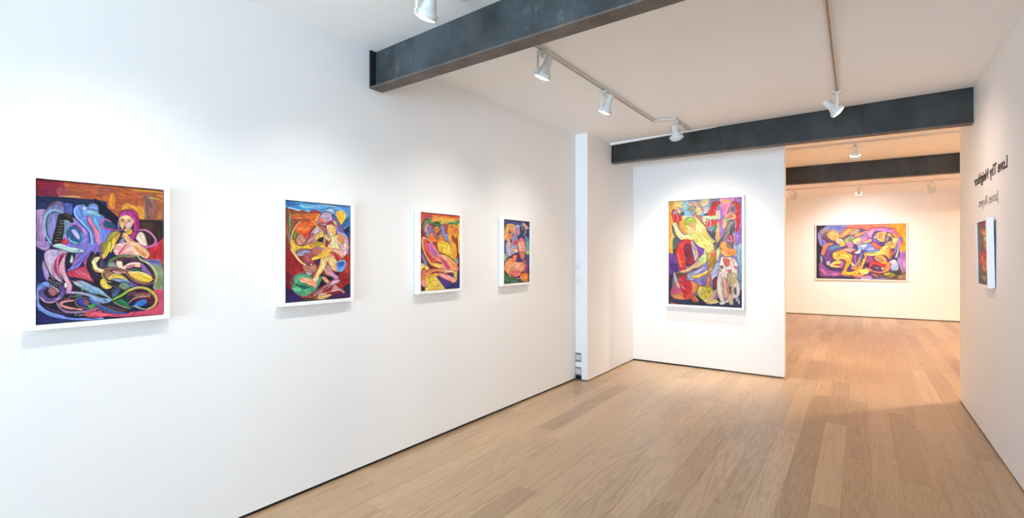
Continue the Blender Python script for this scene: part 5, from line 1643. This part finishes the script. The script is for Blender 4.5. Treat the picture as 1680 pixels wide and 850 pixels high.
PIGMENT['small'] = (0.387, 0.492, (92, 78, 80), [
('F',(120,60,60),[53,2,1000,11,984,78,243,82]),
('F',(100,90,100),[135,79,437,132,280,466,57,634,55,308]),
('F',(110,100,70),[823,170,1002,201,1031,488,799,461]),
('F',(80,70,90),[45,668,346,792,178,975,-2,986]),
('F',(70,64,56),[315,896,1005,842,1002,997,101,1034]),
('F',(150,140,120),[320,879,750,872,628,947]),
('F',(190,60,60),[102,500,335,465,405,592,150,698]),
('F',(110,130,90),[564,222,989,257,967,357,577,356]),
('F',(226,140,60),[345,159,493,119,740,118,901,157,858,220,566,215]),
('S',(110,50,30),22.5,[480,162,687,138,817,191]),
('S',(250,190,90),22.5,[381,145,570,200,812,212]),
('S',(90,60,60),22.5,[564,222,689,312]),
('F',(200,190,120),[606,252,900,242,835,313,635,326]),
('F',(236,140,60),[623,371,831,327,963,371,947,444,706,439]),
('F',(250,190,110),[725,364,916,371,812,408]),
('F',(190,70,60),[486,495,750,461,927,534,616,587]),
('F',(226,110,60),[417,624,819,582,986,701,718,792,461,770]),
('S',(250,180,80),27.0,[444,639,524,735,824,771]),
('S',(250,170,80),27.0,[815,598,986,701,769,790]),
('S',(90,30,30),22.5,[608,619,730,743]),
('F',(200,120,110),[310,545,529,526,503,622,335,643]),
('S',(60,50,60),22.5,[383,310,433,496]),
('S',(226,150,90),22.5,[197,731,326,861]),
('S',(150,60,60),22.5,[88,891,547,850]),
('D',(180,110,70),22.5,134.8,[339,114,1017,133,966,796,222,832]),
])

def _spline(pts, closed, sub=6):
    p = np.asarray(pts, float); n = len(p)
    if n < 3: return p
    out = []
    rng_ = range(n) if closed else range(n-1)
    for i in rng_:
        if closed: a, b, c, d = p[(i-1) % n], p[i], p[(i+1) % n], p[(i+2) % n]
        else: a, b, c, d = p[max(i-1, 0)], p[i], p[i+1], p[min(i+2, n-1)]
        for k in range(sub):
            t = k/sub
            out.append(.5*((2*b) + (c-a)*t + (2*a-5*b+4*c-d)*t*t + (3*b-a-3*c+d)*t**3))
    if not closed: out.append(p[-1])
    return np.array(out)

def _smooth_noise(rng, nz, nx, cell):
    gz, gx = max(3, int(nz/cell)+2), max(3, int(nx/cell)+2)
    g = rng.random((gz, gx))
    z = np.linspace(0, gz-1.001, nz); x = np.linspace(0, gx-1.001, nx)
    zi, xi = z.astype(int), x.astype(int); fz, fx = (z-zi)[:,None], (x-xi)[None,:]
    a = g[np.ix_(zi,xi)]*(1-fx) + g[np.ix_(zi,xi+1)]*fx
    b = g[np.ix_(zi+1,xi)]*(1-fx) + g[np.ix_(zi+1,xi+1)]*fx
    return a*(1-fz) + b*fz - .5

GAIN = {'dogs': .72, 'cobras': .93, 'recline': .93}
def painter(key):
    W, H, base, ops = PIGMENT[key]
    def run(nx, nz):
        SS = 2
        w, h = nx*SS, nz*SS
        px = w/1000.0; pz = h/1000.0           # permille -> raster px
        img = np.zeros((h, w, 3)); img[:] = base
        rng = np.random.default_rng(len(ops))
        def bbox(q, m=0):
            x0 = int(max(0, np.floor(q[:,0].min()-m))); x1 = int(min(w, np.ceil(q[:,0].max()+m)+1))
            z0 = int(max(0, np.floor(q[:,1].min()-m))); z1 = int(min(h, np.ceil(q[:,1].max()+m)+1))
            return x0, x1, z0, z1
        def inside(q, x0, x1, z0, z1):
            X = np.arange(x0, x1)[None,:]+.5; Z = np.arange(z0, z1)[:,None]+.5
            ins = np.zeros((z1-z0, x1-x0), bool)
            a, b = q, np.roll(q, -1, 0)
            for (ax, az), (bx, bz) in zip(a, b):
                if az == bz: continue
                cond = (az > Z) != (bz > Z)
                ins ^= cond & (X < (bx-ax)*(Z-az)/(bz-az) + ax)
            return ins
        def lay(mask, c, x0, x1, z0, z1, brush=0.0, edge=0.0):
            hh, ww = mask.shape
            n = .10*_smooth_noise(rng, hh, ww, 14)[..., None] + .08*_smooth_noise(rng, hh, ww, 5)[..., None]
            if brush and mask.sum() > 60:
                # bristle marks along the long axis of the shape
                zz, xx = np.nonzero(mask)
                cv = np.cov(np.stack([xx, zz]).astype(float)); ev, evec = np.linalg.eigh(cv)
                ax = evec[:, 1]; X, Z = np.meshgrid(np.arange(ww), np.arange(hh))
                bend = 6*_smooth_noise(rng, hh, ww, 22)
                a = (X*ax[0] + Z*ax[1])/26.0; b = (-X*ax[1] + Z*ax[0] + bend)/5.0
                g = rng.random((64, 64, 3))
                ai, bi = np.floor(a).astype(int), np.floor(b).astype(int); fa, fb = (a-ai)[..., None], (b-bi)[..., None]
                G = lambda i, j: g[i % 64, j % 64]
                m = (G(ai, bi)*(1-fa) + G(ai+1, bi)*fa)*(1-fb) + (G(ai, bi+1)*(1-fa) + G(ai+1, bi+1)*fa)*fb - .5
                n = n + brush*(.75*m.mean(-1, keepdims=True)*2 + .5*m)
            v = np.asarray(c, float)*(1 + n) + 26*np.clip(n, 0, 1)
            if edge:
                e = mask.copy()
                e[1:] &= mask[:-1]; e[:-1] &= mask[1:]; e[:, 1:] &= mask[:, :-1]; e[:, :-1] &= mask[:, 1:]
                e2 = e.copy()
                e2[1:] &= e[:-1]; e2[:-1] &= e[1:]; e2[:, 1:] &= e[:, :-1]; e2[:, :-1] &= e[:, 1:]
                rim = mask & ~e2
                v[rim] = v[rim]*(1-edge) + np.array((34, 22, 34))*edge
            sub = img[z0:z1, x0:x1]; sub[mask] = v[mask]
        for n_op, op in enumerate(ops):
            k, c = op[0], op[1]
            q = np.array(op[-1], float).reshape(-1, 2)*(px, pz)
            if k in 'FP':
                if k == 'F': q = _spline(q, True)
                x0, x1, z0, z1 = bbox(q)
                if x1 <= x0 or z1 <= z0: continue
                big = (x1-x0)*(z1-z0) > .0025*w*h
                lay(inside(q, x0, x1, z0, z1), c, x0, x1, z0, z1, .34, (.42 if big else .18) if k == 'F' and n_op > .2*len(ops) else 0)
            elif k == 'S':
                q = _spline(q, False); r = op[2]*px/2
                x0, x1, z0, z1 = bbox(q, r+1)
                if x1 <= x0 or z1 <= z0: continue
                X = np.arange(x0, x1)[None,:]+.5; Z = np.arange(z0, z1)[:,None]+.5
                m = np.zeros((z1-z0, x1-x0), bool)
                n = max(1, len(q)-1)
                for i, (a, b) in enumerate(zip(q, q[1:])):
                    d = b-a; L2 = max(1e-9, d @ d)
                    t = np.clip(((X-a[0])*d[0] + (Z-a[1])*d[1])/L2, 0, 1)
                    f = (i + t)/n
                    rr = r*(.62 + .38*np.sin(np.pi*np.clip(f, .0, 1)))
                    m |= (X-a[0]-t*d[0])**2 + (Z-a[1]-t*d[1])**2 < rr**2
                lay(m, c, x0, x1, z0, z1)
            elif k == 'D':
                r, sp = op[2]*px/1.6, op[3]*px
                x0, x1, z0, z1 = bbox(q)
                if x1 <= x0 or z1 <= z0: continue
                ins = inside(q, x0, x1, z0, z1)
                X = np.arange(x0, x1)[None,:]+.5; Z = np.arange(z0, z1)[:,None]+.5
                m = np.zeros_like(ins); row = 0; zz = q[:,1].min()
                while zz < q[:,1].max():
                    xx = q[:,0].min() + (row % 2)*sp*.5
                    while xx < q[:,0].max():
                        jx, jz = (rng.random(2)-.5)*sp*.5
                        m |= (X-xx-jx)**2 + ((Z-zz-jz)*.8)**2 < r*r
                        xx += sp
                    zz += sp*.85; row += 1
                lay(m & ins, c, x0, x1, z0, z1)
        img = img.reshape(nz, SS, nx, SS, 3).mean((1, 3))
        img *= (1 + .05*_smooth_noise(rng, nz, nx, 4)[..., None])
        return np.clip(img*GAIN.get(key, .955), 3, 244)
    return run
paint_cobras, paint_desert, paint_camel, paint_blue = (painter(k) for k in ('cobras', 'desert', 'camel', 'blue'))
paint_dogs, paint_recline, paint_small = (painter(k) for k in ('dogs', 'recline', 'small'))

# ------------------------------------------------------------------ framed paintings
def canvas_mesh(name, W, H, yfront, ythick, paint):
    """stretched canvas: a dense grid whose points carry the painted pigment"""
    nx, nz = max(2, round(W/PIX)), max(2, round(H/PIX))
    img = paint(nx, nz)                                   # (nz, nx, 3) sRGB, row 0 on top
    xs = np.linspace(-W/2, W/2, nx); zs = np.linspace(H/2, -H/2, nz)
    gx, gz = np.meshgrid(xs, zs)
    n = nx*nz
    co = np.zeros((n, 3)); co[:,0] = gx.ravel(); co[:,2] = gz.ravel(); co[:,1] = yfront
    idx = np.arange(n).reshape(nz, nx)
    quads = np.stack([idx[:-1,:-1], idx[1:,:-1], idx[1:,1:], idx[:-1,1:]], -1).reshape(-1, 4)
    ring = np.concatenate([idx[0,:-1], idx[:-1,-1], idx[-1,:0:-1], idx[:0:-1,0]])
    co2 = co[ring].copy(); co2[:,1] = yfront + ythick
    r2 = np.arange(len(ring)) + n
    side = np.stack([ring, np.roll(ring,-1), np.roll(r2,-1), r2], -1)
    co = np.concatenate([co, co2]); quads = np.concatenate([quads, side])
    col = img.reshape(-1, 3); col = np.concatenate([col, col[ring]])
    col = np.clip(col, 0, 255)/255.0
    lin = np.where(col <= .04045, col/12.92, ((col+.055)/1.055)**2.4)
    me = bpy.data.meshes.new(name)
    me.vertices.add(len(co)); me.vertices.foreach_set('co', co.ravel())
    me.loops.add(quads.size); me.loops.foreach_set('vertex_index', quads.ravel().astype(np.int32))
    me.polygons.add(len(quads)); me.polygons.foreach_set('loop_start', np.arange(0, quads.size, 4, dtype=np.int32))
    me.update(calc_edges=True); me.validate()
    at = me.color_attributes.new('pigment', 'FLOAT_COLOR', 'POINT')
    at.data.foreach_set('color', np.concatenate([lin, np.ones((len(lin),1))], 1).astype(np.float32).ravel())
    return me

def canvas_mat():
    m, nt, b = new_mat('oil_paint_on_canvas')
    a = node(nt, 'ShaderNodeVertexColor'); a.layer_name = 'pigment'
    tc = node(nt, 'ShaderNodeTexCoord')
    n1 = node(nt, 'ShaderNodeTexNoise'); n1.inputs['Scale'].default_value = 90; n1.inputs['Detail'].default_value = 5
    nt.links.new(tc.outputs['Object'], n1.inputs['Vector'])
    nt.links.new(a.outputs['Color'], b.inputs['Base Color'])
    b.inputs['Roughness'].default_value = .5; b.inputs['Specular IOR Level'].default_value = .3
    bp = node(nt, 'ShaderNodeBump'); bp.inputs['Strength'].default_value = .12; bp.inputs['Distance'].default_value = .003
    nt.links.new(n1.outputs['Fac'], bp.inputs['Height']); nt.links.new(bp.outputs['Normal'], b.inputs['Normal'])
    return m
M_CANVAS = canvas_mat()

def painting(lab, group, loc, rz, W, H, paint, face=.022, depth=.048, gap=.004, rec=.010, off=.0, lean=0.0, pix=.002):
    """W, H: opening of the frame. local +x right, +z up, -y towards the viewer; origin on the wall"""
    global PIX
    PIX = pix
    t = thing('framed_painting', lab, 'painting', loc, rz, group)
    t.rotation_euler = (lean, 0, rz)
    bm = bmesh.new()
    ow, oh = W/2+face, H/2+face; iw, ih = W/2, H/2
    y0, y1 = -off, -off-depth
    o_ = [(-ow,-oh),(ow,-oh),(ow,oh),(-ow,oh)]; i_ = [(-iw,-ih),(iw,-ih),(iw,ih),(-iw,ih)]
    ob = [bm.verts.new((x,y0,z)) for x,z in o_]; of = [bm.verts.new((x,y1,z)) for x,z in o_]
    ib = [bm.verts.new((x,y0,z)) for x,z in i_]; if_ = [bm.verts.new((x,y1,z)) for x,z in i_]
    for k in range(4):
        l = (k+1) % 4
        bm.faces.new((ob[k],ob[l],of[l],of[k])); bm.faces.new((of[k],of[l],if_[l],if_[k]))
        bm.faces.new((if_[k],if_[l],ib[l],ib[k])); bm.faces.new((ib[k],ib[l],ob[l],ob[k]))
    bevel(bm, .0012, 1)
    mesh_obj('frame', bm, M_FRAME, t)
    bm = bmesh.new(); box(bm, -iw, y0-.008, -ih, iw, y0-.003, ih)
    mesh_obj('backing_board', bm, M_RECESS, t)
    me = canvas_mesh('canvas', W-2*gap, H-2*gap, y1+rec, depth-rec-.009, paint)
    me.materials.append(M_CANVAS)
    link(bpy.data.objects.new('canvas', me), t)
    return t

LW = Vector((.01754, 1, 0)).normalized()
LW0 = Vector((-2.869, 1.456, 0))
LWA = math.atan2(LW.y, LW.x)
GRP = 'white framed figure paintings on the gallery walls'
for lab, u0, u1, zc, fn in (
    ('white framed painting of a pink-braided flute player among coiled cobras', -.889, -.4185, 1.515, paint_cobras),
    ('white framed painting of a seated figure with a long-horned skull in a red desert', .208, .675, 1.523, paint_desert),
    ('white framed yellow and orange painting of a camel and kneeling women', 1.312, 1.774, 1.528, paint_camel),
    ('white framed dark blue painting of crouching pink figures, beside the wall switches', 2.392, 2.842, 1.5355, paint_blue)):
    p = LW0 + LW*((u0+u1)/2)
    painting(lab, GRP, (p.x, p.y, zc), LWA, u1-u0, .620, fn, off=.002)
painting('large upright white framed painting with several red-haired figures and a white dog', GRP, (-1.668, 6.829, 1.5357), 0, .925, 1.402, paint_dogs, face=.024, depth=.052, pix=.004, rec=.008)
p = Vector((.010, far_y(.010), 1.584))
painting('wide white framed painting of entwined reclining figures on the far wall', GRP, p, math.atan2(fd.y, fd.x), 1.785, 1.330, paint_recline, face=.024, depth=.052, pix=.008, rec=.008)
painting('small white framed dark painting under the black lettering', GRP, (XR-.008, 5.4165, 1.519), R(-90), .395, .50, paint_small, face=.021, depth=.042, off=.002, lean=R(1.0), pix=.004)

# ------------------------------------------------------------------ lighting tracks
def track(lab, x0, y0, x1, y1, ends=(True, True), screws=(), connector=None):
    d = Vector((x1-x0, y1-y0, 0)); Ln = d.length; ang = math.atan2(d.y, d.x)
    za, zb = ceil_z(x0, y0), ceil_z(x1, y1)
    t = thing('lighting_track', lab, 'lighting track', (x0, y0, za), 0, 'white lighting tracks on the ceiling')
    t.rotation_euler = (0, -math.atan2(zb-za, Ln), ang)
    def prof(p0, p1, y0_, y1_, z0_, z1_, bm): box(bm, p0, y0_, z0_, p1, y1_, z1_)
    bm = bmesh.new()
    box(bm, 0, -.019, -.006, Ln, .019, .004)
    box(bm, 0, -.019, -.022, Ln, -.0075, -.006); box(bm, 0, .0075, -.022, Ln, .019, -.006)
    mesh_obj('rail', bm, M_TRACK, t)
    bm = bmesh.new(); box(bm, .0, -.0074, -.013, Ln, .0074, -.0062)
    mesh_obj('slot', bm, M_SLOT, t)
    for k, e in enumerate(ends):
        if e:
            bm = bmesh.new(); xx = -.012 if k == 0 else Ln-.010
            box(bm, xx, -.0205, -.0235, xx+.022, .0205, .002); bevel(bm, .002, 1)
            mesh_obj('end_cap', bm, M_LAMP, t)
    for s in screws:
        bm = bmesh.new(); lathe(bm, [(0,-.013),(.006,-.013),(.006,-.009),(0,-.009)], 10, Matrix.Translation((s, 0, 0)))
        mesh_obj('screw', bm, M_SCREW, t)
    if connector:
        bm = bmesh.new()
        inv = t.matrix_basis.inverted()
        pts = [inv @ Vector((x, y, ceil_z(x)-.014)) for x, y in connector]
        for a, b2 in zip(pts, pts[1:]):
            dd = b2 - a; M = Matrix.Translation(a) @ Matrix.Rotation(math.atan2(dd.y, dd.x), 4, 'Z')
            v = box(bm, -.015, -.016, -.010, dd.length+.015, .016, .010)
            bmesh.ops.transform(bm, matrix=M, verts=v)
        mesh_obj('flexible_connector', bm, M_LAMP, t)
    return t
TX = -1.835
track('white lighting track in front of the blue-grey beam, nearest the shop front', TX-.01, -.6, TX-.01, 2.17, (True, True))
track('white lighting track between the two near beams on the left of the ceiling', TX-.006, 2.44, TX+.004, 5.30, (False, True), (1.6,))
track('short jogged lighting track end in front of the black beam', -1.62, 5.36, -1.62, 5.94, (False, True), (.12, .26, .44), [(TX+.004, 5.315), (TX+.1, 5.33), (-1.622, 5.362)])
track('lone lighting track on the ceiling towards the right wall', -.150, 2.40, -.163, 5.40, (True, False), (1.35, 2.42, 2.50, 2.85))
track('lighting track hidden between the black beam and the back wall', -2.4, 6.30, -.9, 6.30, (True, True))
track('lighting track just behind the black beam in the opening', -3.2, 7.93, 2.6, 7.93, (True, True))
track('lighting track along the far wall beyond the last beam', -3.0, 12.81, 2.9, 12.81, (True, True))

# ------------------------------------------------------------------ spot lamps on the tracks
def lamp(lab, x, y, target, energy, colr, glow=False, lit=True, size=108, blend=1.0, lever=True, pivot=.178, az=None):
    zc = ceil_z(x, y) - .0225
    T = Vector(target)
    az_ = math.atan2(T.y-y, T.x-x) if az is None else az
    t = thing('track_spotlight', lab, 'spotlight', (x, y, zc), az_-R(90), 'white spotlights on the ceiling tracks')
    dist = math.hypot(T.x-x, T.y-y); e = math.atan2(zc-pivot-T.z, dist)
    # adapter clipped in the rail
    bm = bmesh.new(); box(bm, -.017, -.017, -.030, .017, .017, .0); bevel(bm, .003, 1)
    box(bm, -.013, -.040, -.012, .013, .040, .0)
    lathe(bm, [(0,-.052),(.010,-.052),(.010,-.028),(0,-.028)], 14)
    mesh_obj('adapter', bm, M_LAMP, t)
    yw, zt_ = .0665, -.046
    bm = bmesh.new()
    box(bm, -yw, -.009, zt_-.003, yw, .009, zt_)
    for s in (-1, 1):
        xa, xb = sorted((s*yw, s*(yw-.0032)))
        box(bm, xa, -.009, -pivot-.014, xb, .009, zt_-.003)
    bevel(bm, .0008, 1)
    mesh_obj('yoke', bm, M_LAMP, t)
    # head: local z = aim
    aim = Vector((0, math.cos(e), -math.sin(e)))
    q = aim.to_track_quat('Z', 'Y').to_matrix().to_4x4()
    M = Matrix.Translation((0, 0, -pivot)) @ q
    bm = bmesh.new(); lathe(bm, [(0,-.142),(.022,-.142),(.0285,-.136),(.0285,-.070),(.026,-.068),(0,-.068)], 32, M)
    mesh_obj('socket', bm, M_LAMP, t, True)
    bm = bmesh.new(); lathe(bm, [(.0255,-.072),(.0300,-.066),(.0325,-.056),(.0475,-.022),(.0520,-.010),(.050,-.010),(.0300,-.058),(.0255,-.070)], 32, M)
    mesh_obj('shade', bm, M_LAMP, t, True)
    bm = bmesh.new(); lathe(bm, [(.0520,-.014),(.0600,-.014),(.0620,-.010),(.0620,.014),(.0600,.017),(.0535,.017),(.0525,.012),(.0525,-.006)], 40, M)
    mesh_obj('bezel', bm, M_LAMP, t, True)
    bm = bmesh.new(); lathe(bm, [(0,.0270),(.020,.0255),(.038,.0215),(.0515,.0160),(.0515,.004),(0,.004)], 40, M)
    mesh_obj('lens', bm, M_BULB if lit else M_PLATE, t, True)
    if glow:
        bm = bmesh.new(); lathe(bm, [(.0505,-.0165),(.0605,-.0165),(.0605,-.0150),(.0505,-.0150)], 40, M)
        o = mesh_obj('lit_rim', bm, M_GLOW, t)
    for s in (-1, 1):
        bm = bmesh.new(); lathe(bm, [(0,.010),(.007,.010),(.008,.007),(.008,0),(0,0)], 14, Matrix.Translation((s*yw, 0, -pivot)) @ Matrix.Rotation(s*R(90), 4, 'Y'))
        mesh_obj('thumbscrew', bm, M_LAMP, t)
    if lever:
        back = M @ Vector((0, 0, -.142))
        pts = []
        for k in range(13):
            f = k/12; p = back.lerp(Vector((0, -.012, -.034)), f) + Vector((0, -.035*math.sin(math.pi*f), .016*math.sin(math.pi*f)))
            pts.append(p)
        bm = bmesh.new(); tube(bm, pts, .0022, 6); mesh_obj('cable', bm, M_LAMP, t, True)
    if energy:
        ld = bpy.data.lights.new('spot_bulb', 'SPOT'); ld.energy = energy; ld.color = colr
        ld.spot_size = R(size); ld.spot_blend = blend; ld.shadow_soft_size = .022
        lo_ = bpy.data.objects.new('spot_bulb', ld); link(lo_, t)
        lo_.matrix_local = Matrix.Translation((0, 0, -pivot)) @ Matrix.Translation(aim*.03) @ (-aim).to_track_quat('Z', 'Y').to_matrix().to_4x4()
    return t

def wall_pt(u, z): p = LW0 + LW*u; return (p.x, p.y, z)
W_ = SPOT['wall']
lamp('white track spotlight out in front, lighting the cobra painting', TX-.01, .82, wall_pt(-.65, 0.72), W_, SPOT_COL, size=92)
lamp('large white track spotlight hanging in front of the blue-grey beam', TX-.008, 1.86, wall_pt(.44, 0.72), W_, SPOT_COL, pivot=.205, size=92)
lamp('white track spotlight just behind the blue-grey beam', TX-.002, 3.01, wall_pt(1.54, 0.72), W_, SPOT_COL, size=92)
lamp('white track spotlight midway along the left ceiling track', TX, 4.06, wall_pt(2.62, 0.72), W_, SPOT_COL, size=92)
lamp('white track spotlight seen from behind, on the jogged track by the black beam', -1.622, 5.44, (-1.66, 6.83, .90), SPOT['back'], BACK_COL, size=100)
for x_, side_ in ((-1.95, 'left'), (-1.38, 'right')):
    lamp(f'white track spotlight hidden behind the black beam, above the {side_} half of the back wall', x_, 6.30, (x_, 6.83, .0), SPOT['graze'], BACK_COL, size=76)
lamp('white track spotlight with glowing face at the end of the lone track', -.162, 5.385, (.856, 5.45, 1.75), SPOT['right'], RIGHT_COL)
lamp('white track spotlight with a glowing rim in the opening, before the last beam', -.04, 7.93, (.0, 9.3, .0), SPOT['passage'], PASS_COL, glow=True, size=70)
lamp('white track spotlight behind the right wall in the far room', 1.75, 7.93, (-.2, 5.8, .0), SPOT['passage'], PASS_COL)
lamp('white track spotlight added out of view behind the back wall to fill the far room', -2.5, 7.93, (-4.2, 10.5, .9), SPOT['hidden'], FILL_COL)  # added unseen, to raise the warm bounce light in the far room
lamp('white track spotlight added out of view at the right end of the track, filling the far room', 2.3, 7.93, (3.4, 10.5, .9), SPOT['hidden'], FILL_COL)  # second added lamp, out of view, brightening the far room
lamp('leftmost white spotlight on the far wall track, turned sideways', -1.21, 12.81, (-2.3, 14.4, 1.2), SPOT['side'], FAR_COL)
lamp('middle white spotlight on the far wall track, above the wide painting', .0, 12.81, (.0, 14.75, 1.0), SPOT['far'], FAR_COL, glow=True)
lamp('rightmost white spotlight on the far wall track, turned sideways', 1.18, 12.81, (2.4, 14.9, 1.2), SPOT['side'], FAR_COL)

# ------------------------------------------------------------------ switches and outlets on the wall return
def plate(kind, lab, cat, x0, x1, z0, z1, m_plate, m_in, group, outlet=False):
    w, h = x1-x0, z1-z0
    t = thing(kind, lab, cat, ((x0+x1)/2, 5.352, z0), 0, group)
    bm = bmesh.new(); box(bm, -w/2, -.007, 0, w/2, .0, h); bevel(bm, .003, 2)
    mesh_obj('cover_plate', bm, m_plate, t)
    for s in (-1, 1):
        cx_ = s*w*.225
        bm = bmesh.new(); box(bm, cx_-.0165, -.0105, h*.5-.034, cx_+.0165, -.006, h*.5+.034); bevel(bm, .0015, 1)
        o = mesh_obj('socket' if outlet else 'rocker', bm, m_in, t)
        bm = bmesh.new()
        if outlet:
            bm.free()
            for k in (-1, 1):
                zc_ = h*.5 + k*.019
                for dx in (-.006, .006):
                    bm = bmesh.new(); box(bm, cx_+dx-.001, -.0110, zc_-.002, cx_+dx+.001, -.0104, zc_+.006); mesh_obj('slot', bm, M_SCREW, o)
                bm = bmesh.new(); box(bm, cx_-.002, -.0110, zc_-.010, cx_+.002, -.0104, zc_-.006); mesh_obj('slot', bm, M_SCREW, o)
        else:
            box(bm, cx_-.0165, -.0112, h*.5-.001, cx_+.0165, -.0104, h*.5+.001)
            mesh_obj('rocker_ridge', bm, m_plate, o)
    return t
plate('light_switch', 'white double light switch on the wall return, upper of the two', 'light switch', -2.818, -2.733, 1.312, 1.418, M_PLATE, M_PLATE_IN, 'light switches on the wall return')
plate('light_switch', 'white double light switch on the wall return, lower of the two', 'light switch', -2.818, -2.733, 1.130, 1.236, M_PLATE, M_PLATE_IN, 'light switches on the wall return')
plate('power_outlet', 'double power outlet in a dark plate on the wall return, upper of the two', 'power outlet', -2.802+.0, -2.724, .222, .328, M_GREYPLATE, M_SOCKET, 'power outlets on the wall return', True)
plate('power_outlet', 'double power outlet in a dark plate just above the floor', 'power outlet', -2.802, -2.724, .0585, .158, M_GREYPLATE, M_SOCKET, 'power outlets on the wall return', True)

# ------------------------------------------------------------------ the exhibition title on the right wall (it reads mirrored)
def lettering(text, lab, y0, length, z, cap, offs, mat):
    cu = bpy.data.curves.new('wall_lettering', 'FONT'); cu.body = text; cu.size = 1.0; cu.offset = offs; cu.resolution_u = 4
    tmp = bpy.data.objects.new('tmp', cu); C.objects.link(tmp)
    dg = bpy.context.evaluated_depsgraph_get(); me = bpy.data.meshes.new_from_object(tmp.evaluated_get(dg))
    bpy.data.objects.remove(tmp)
    co = np.empty(len(me.vertices)*3); me.vertices.foreach_get('co', co); co = co.reshape(-1, 3)
    sx = length/(co[:,0].max()-co[:,0].min()); sz = cap/.729
    out = np.zeros_like(co); out[:,1] = (co[:,0]-co[:,0].min())*sx; out[:,2] = co[:,1]*sz
    me.vertices.foreach_set('co', out.ravel()); me.update()
    bm = bmesh.new(); bm.from_mesh(me)
    r = bmesh.ops.extrude_face_region(bm, geom=list(bm.faces))
    bmesh.ops.translate(bm, vec=(-.0012, 0, 0), verts=[v for v in r['geom'] if isinstance(v, bmesh.types.BMVert)])
    bpy.data.meshes.remove(me)
    o = mesh_obj('wall_lettering', bm, mat)
    o.location = (XR-.0004, y0, z)
    return tag(o, lab, 'lettering', 'vinyl lettering on the right wall')
lettering('Love Thy Neighbor', 'bold black mirrored lettering reading Love Thy Neighbor on the right wall', 4.85, 1.22, 2.121, .088, .028, M_INK)
lettering('James Reyes', 'thin grey mirrored lettering below the bold black line', 5.12, .74, 1.915, .080, -.012, M_INK2)
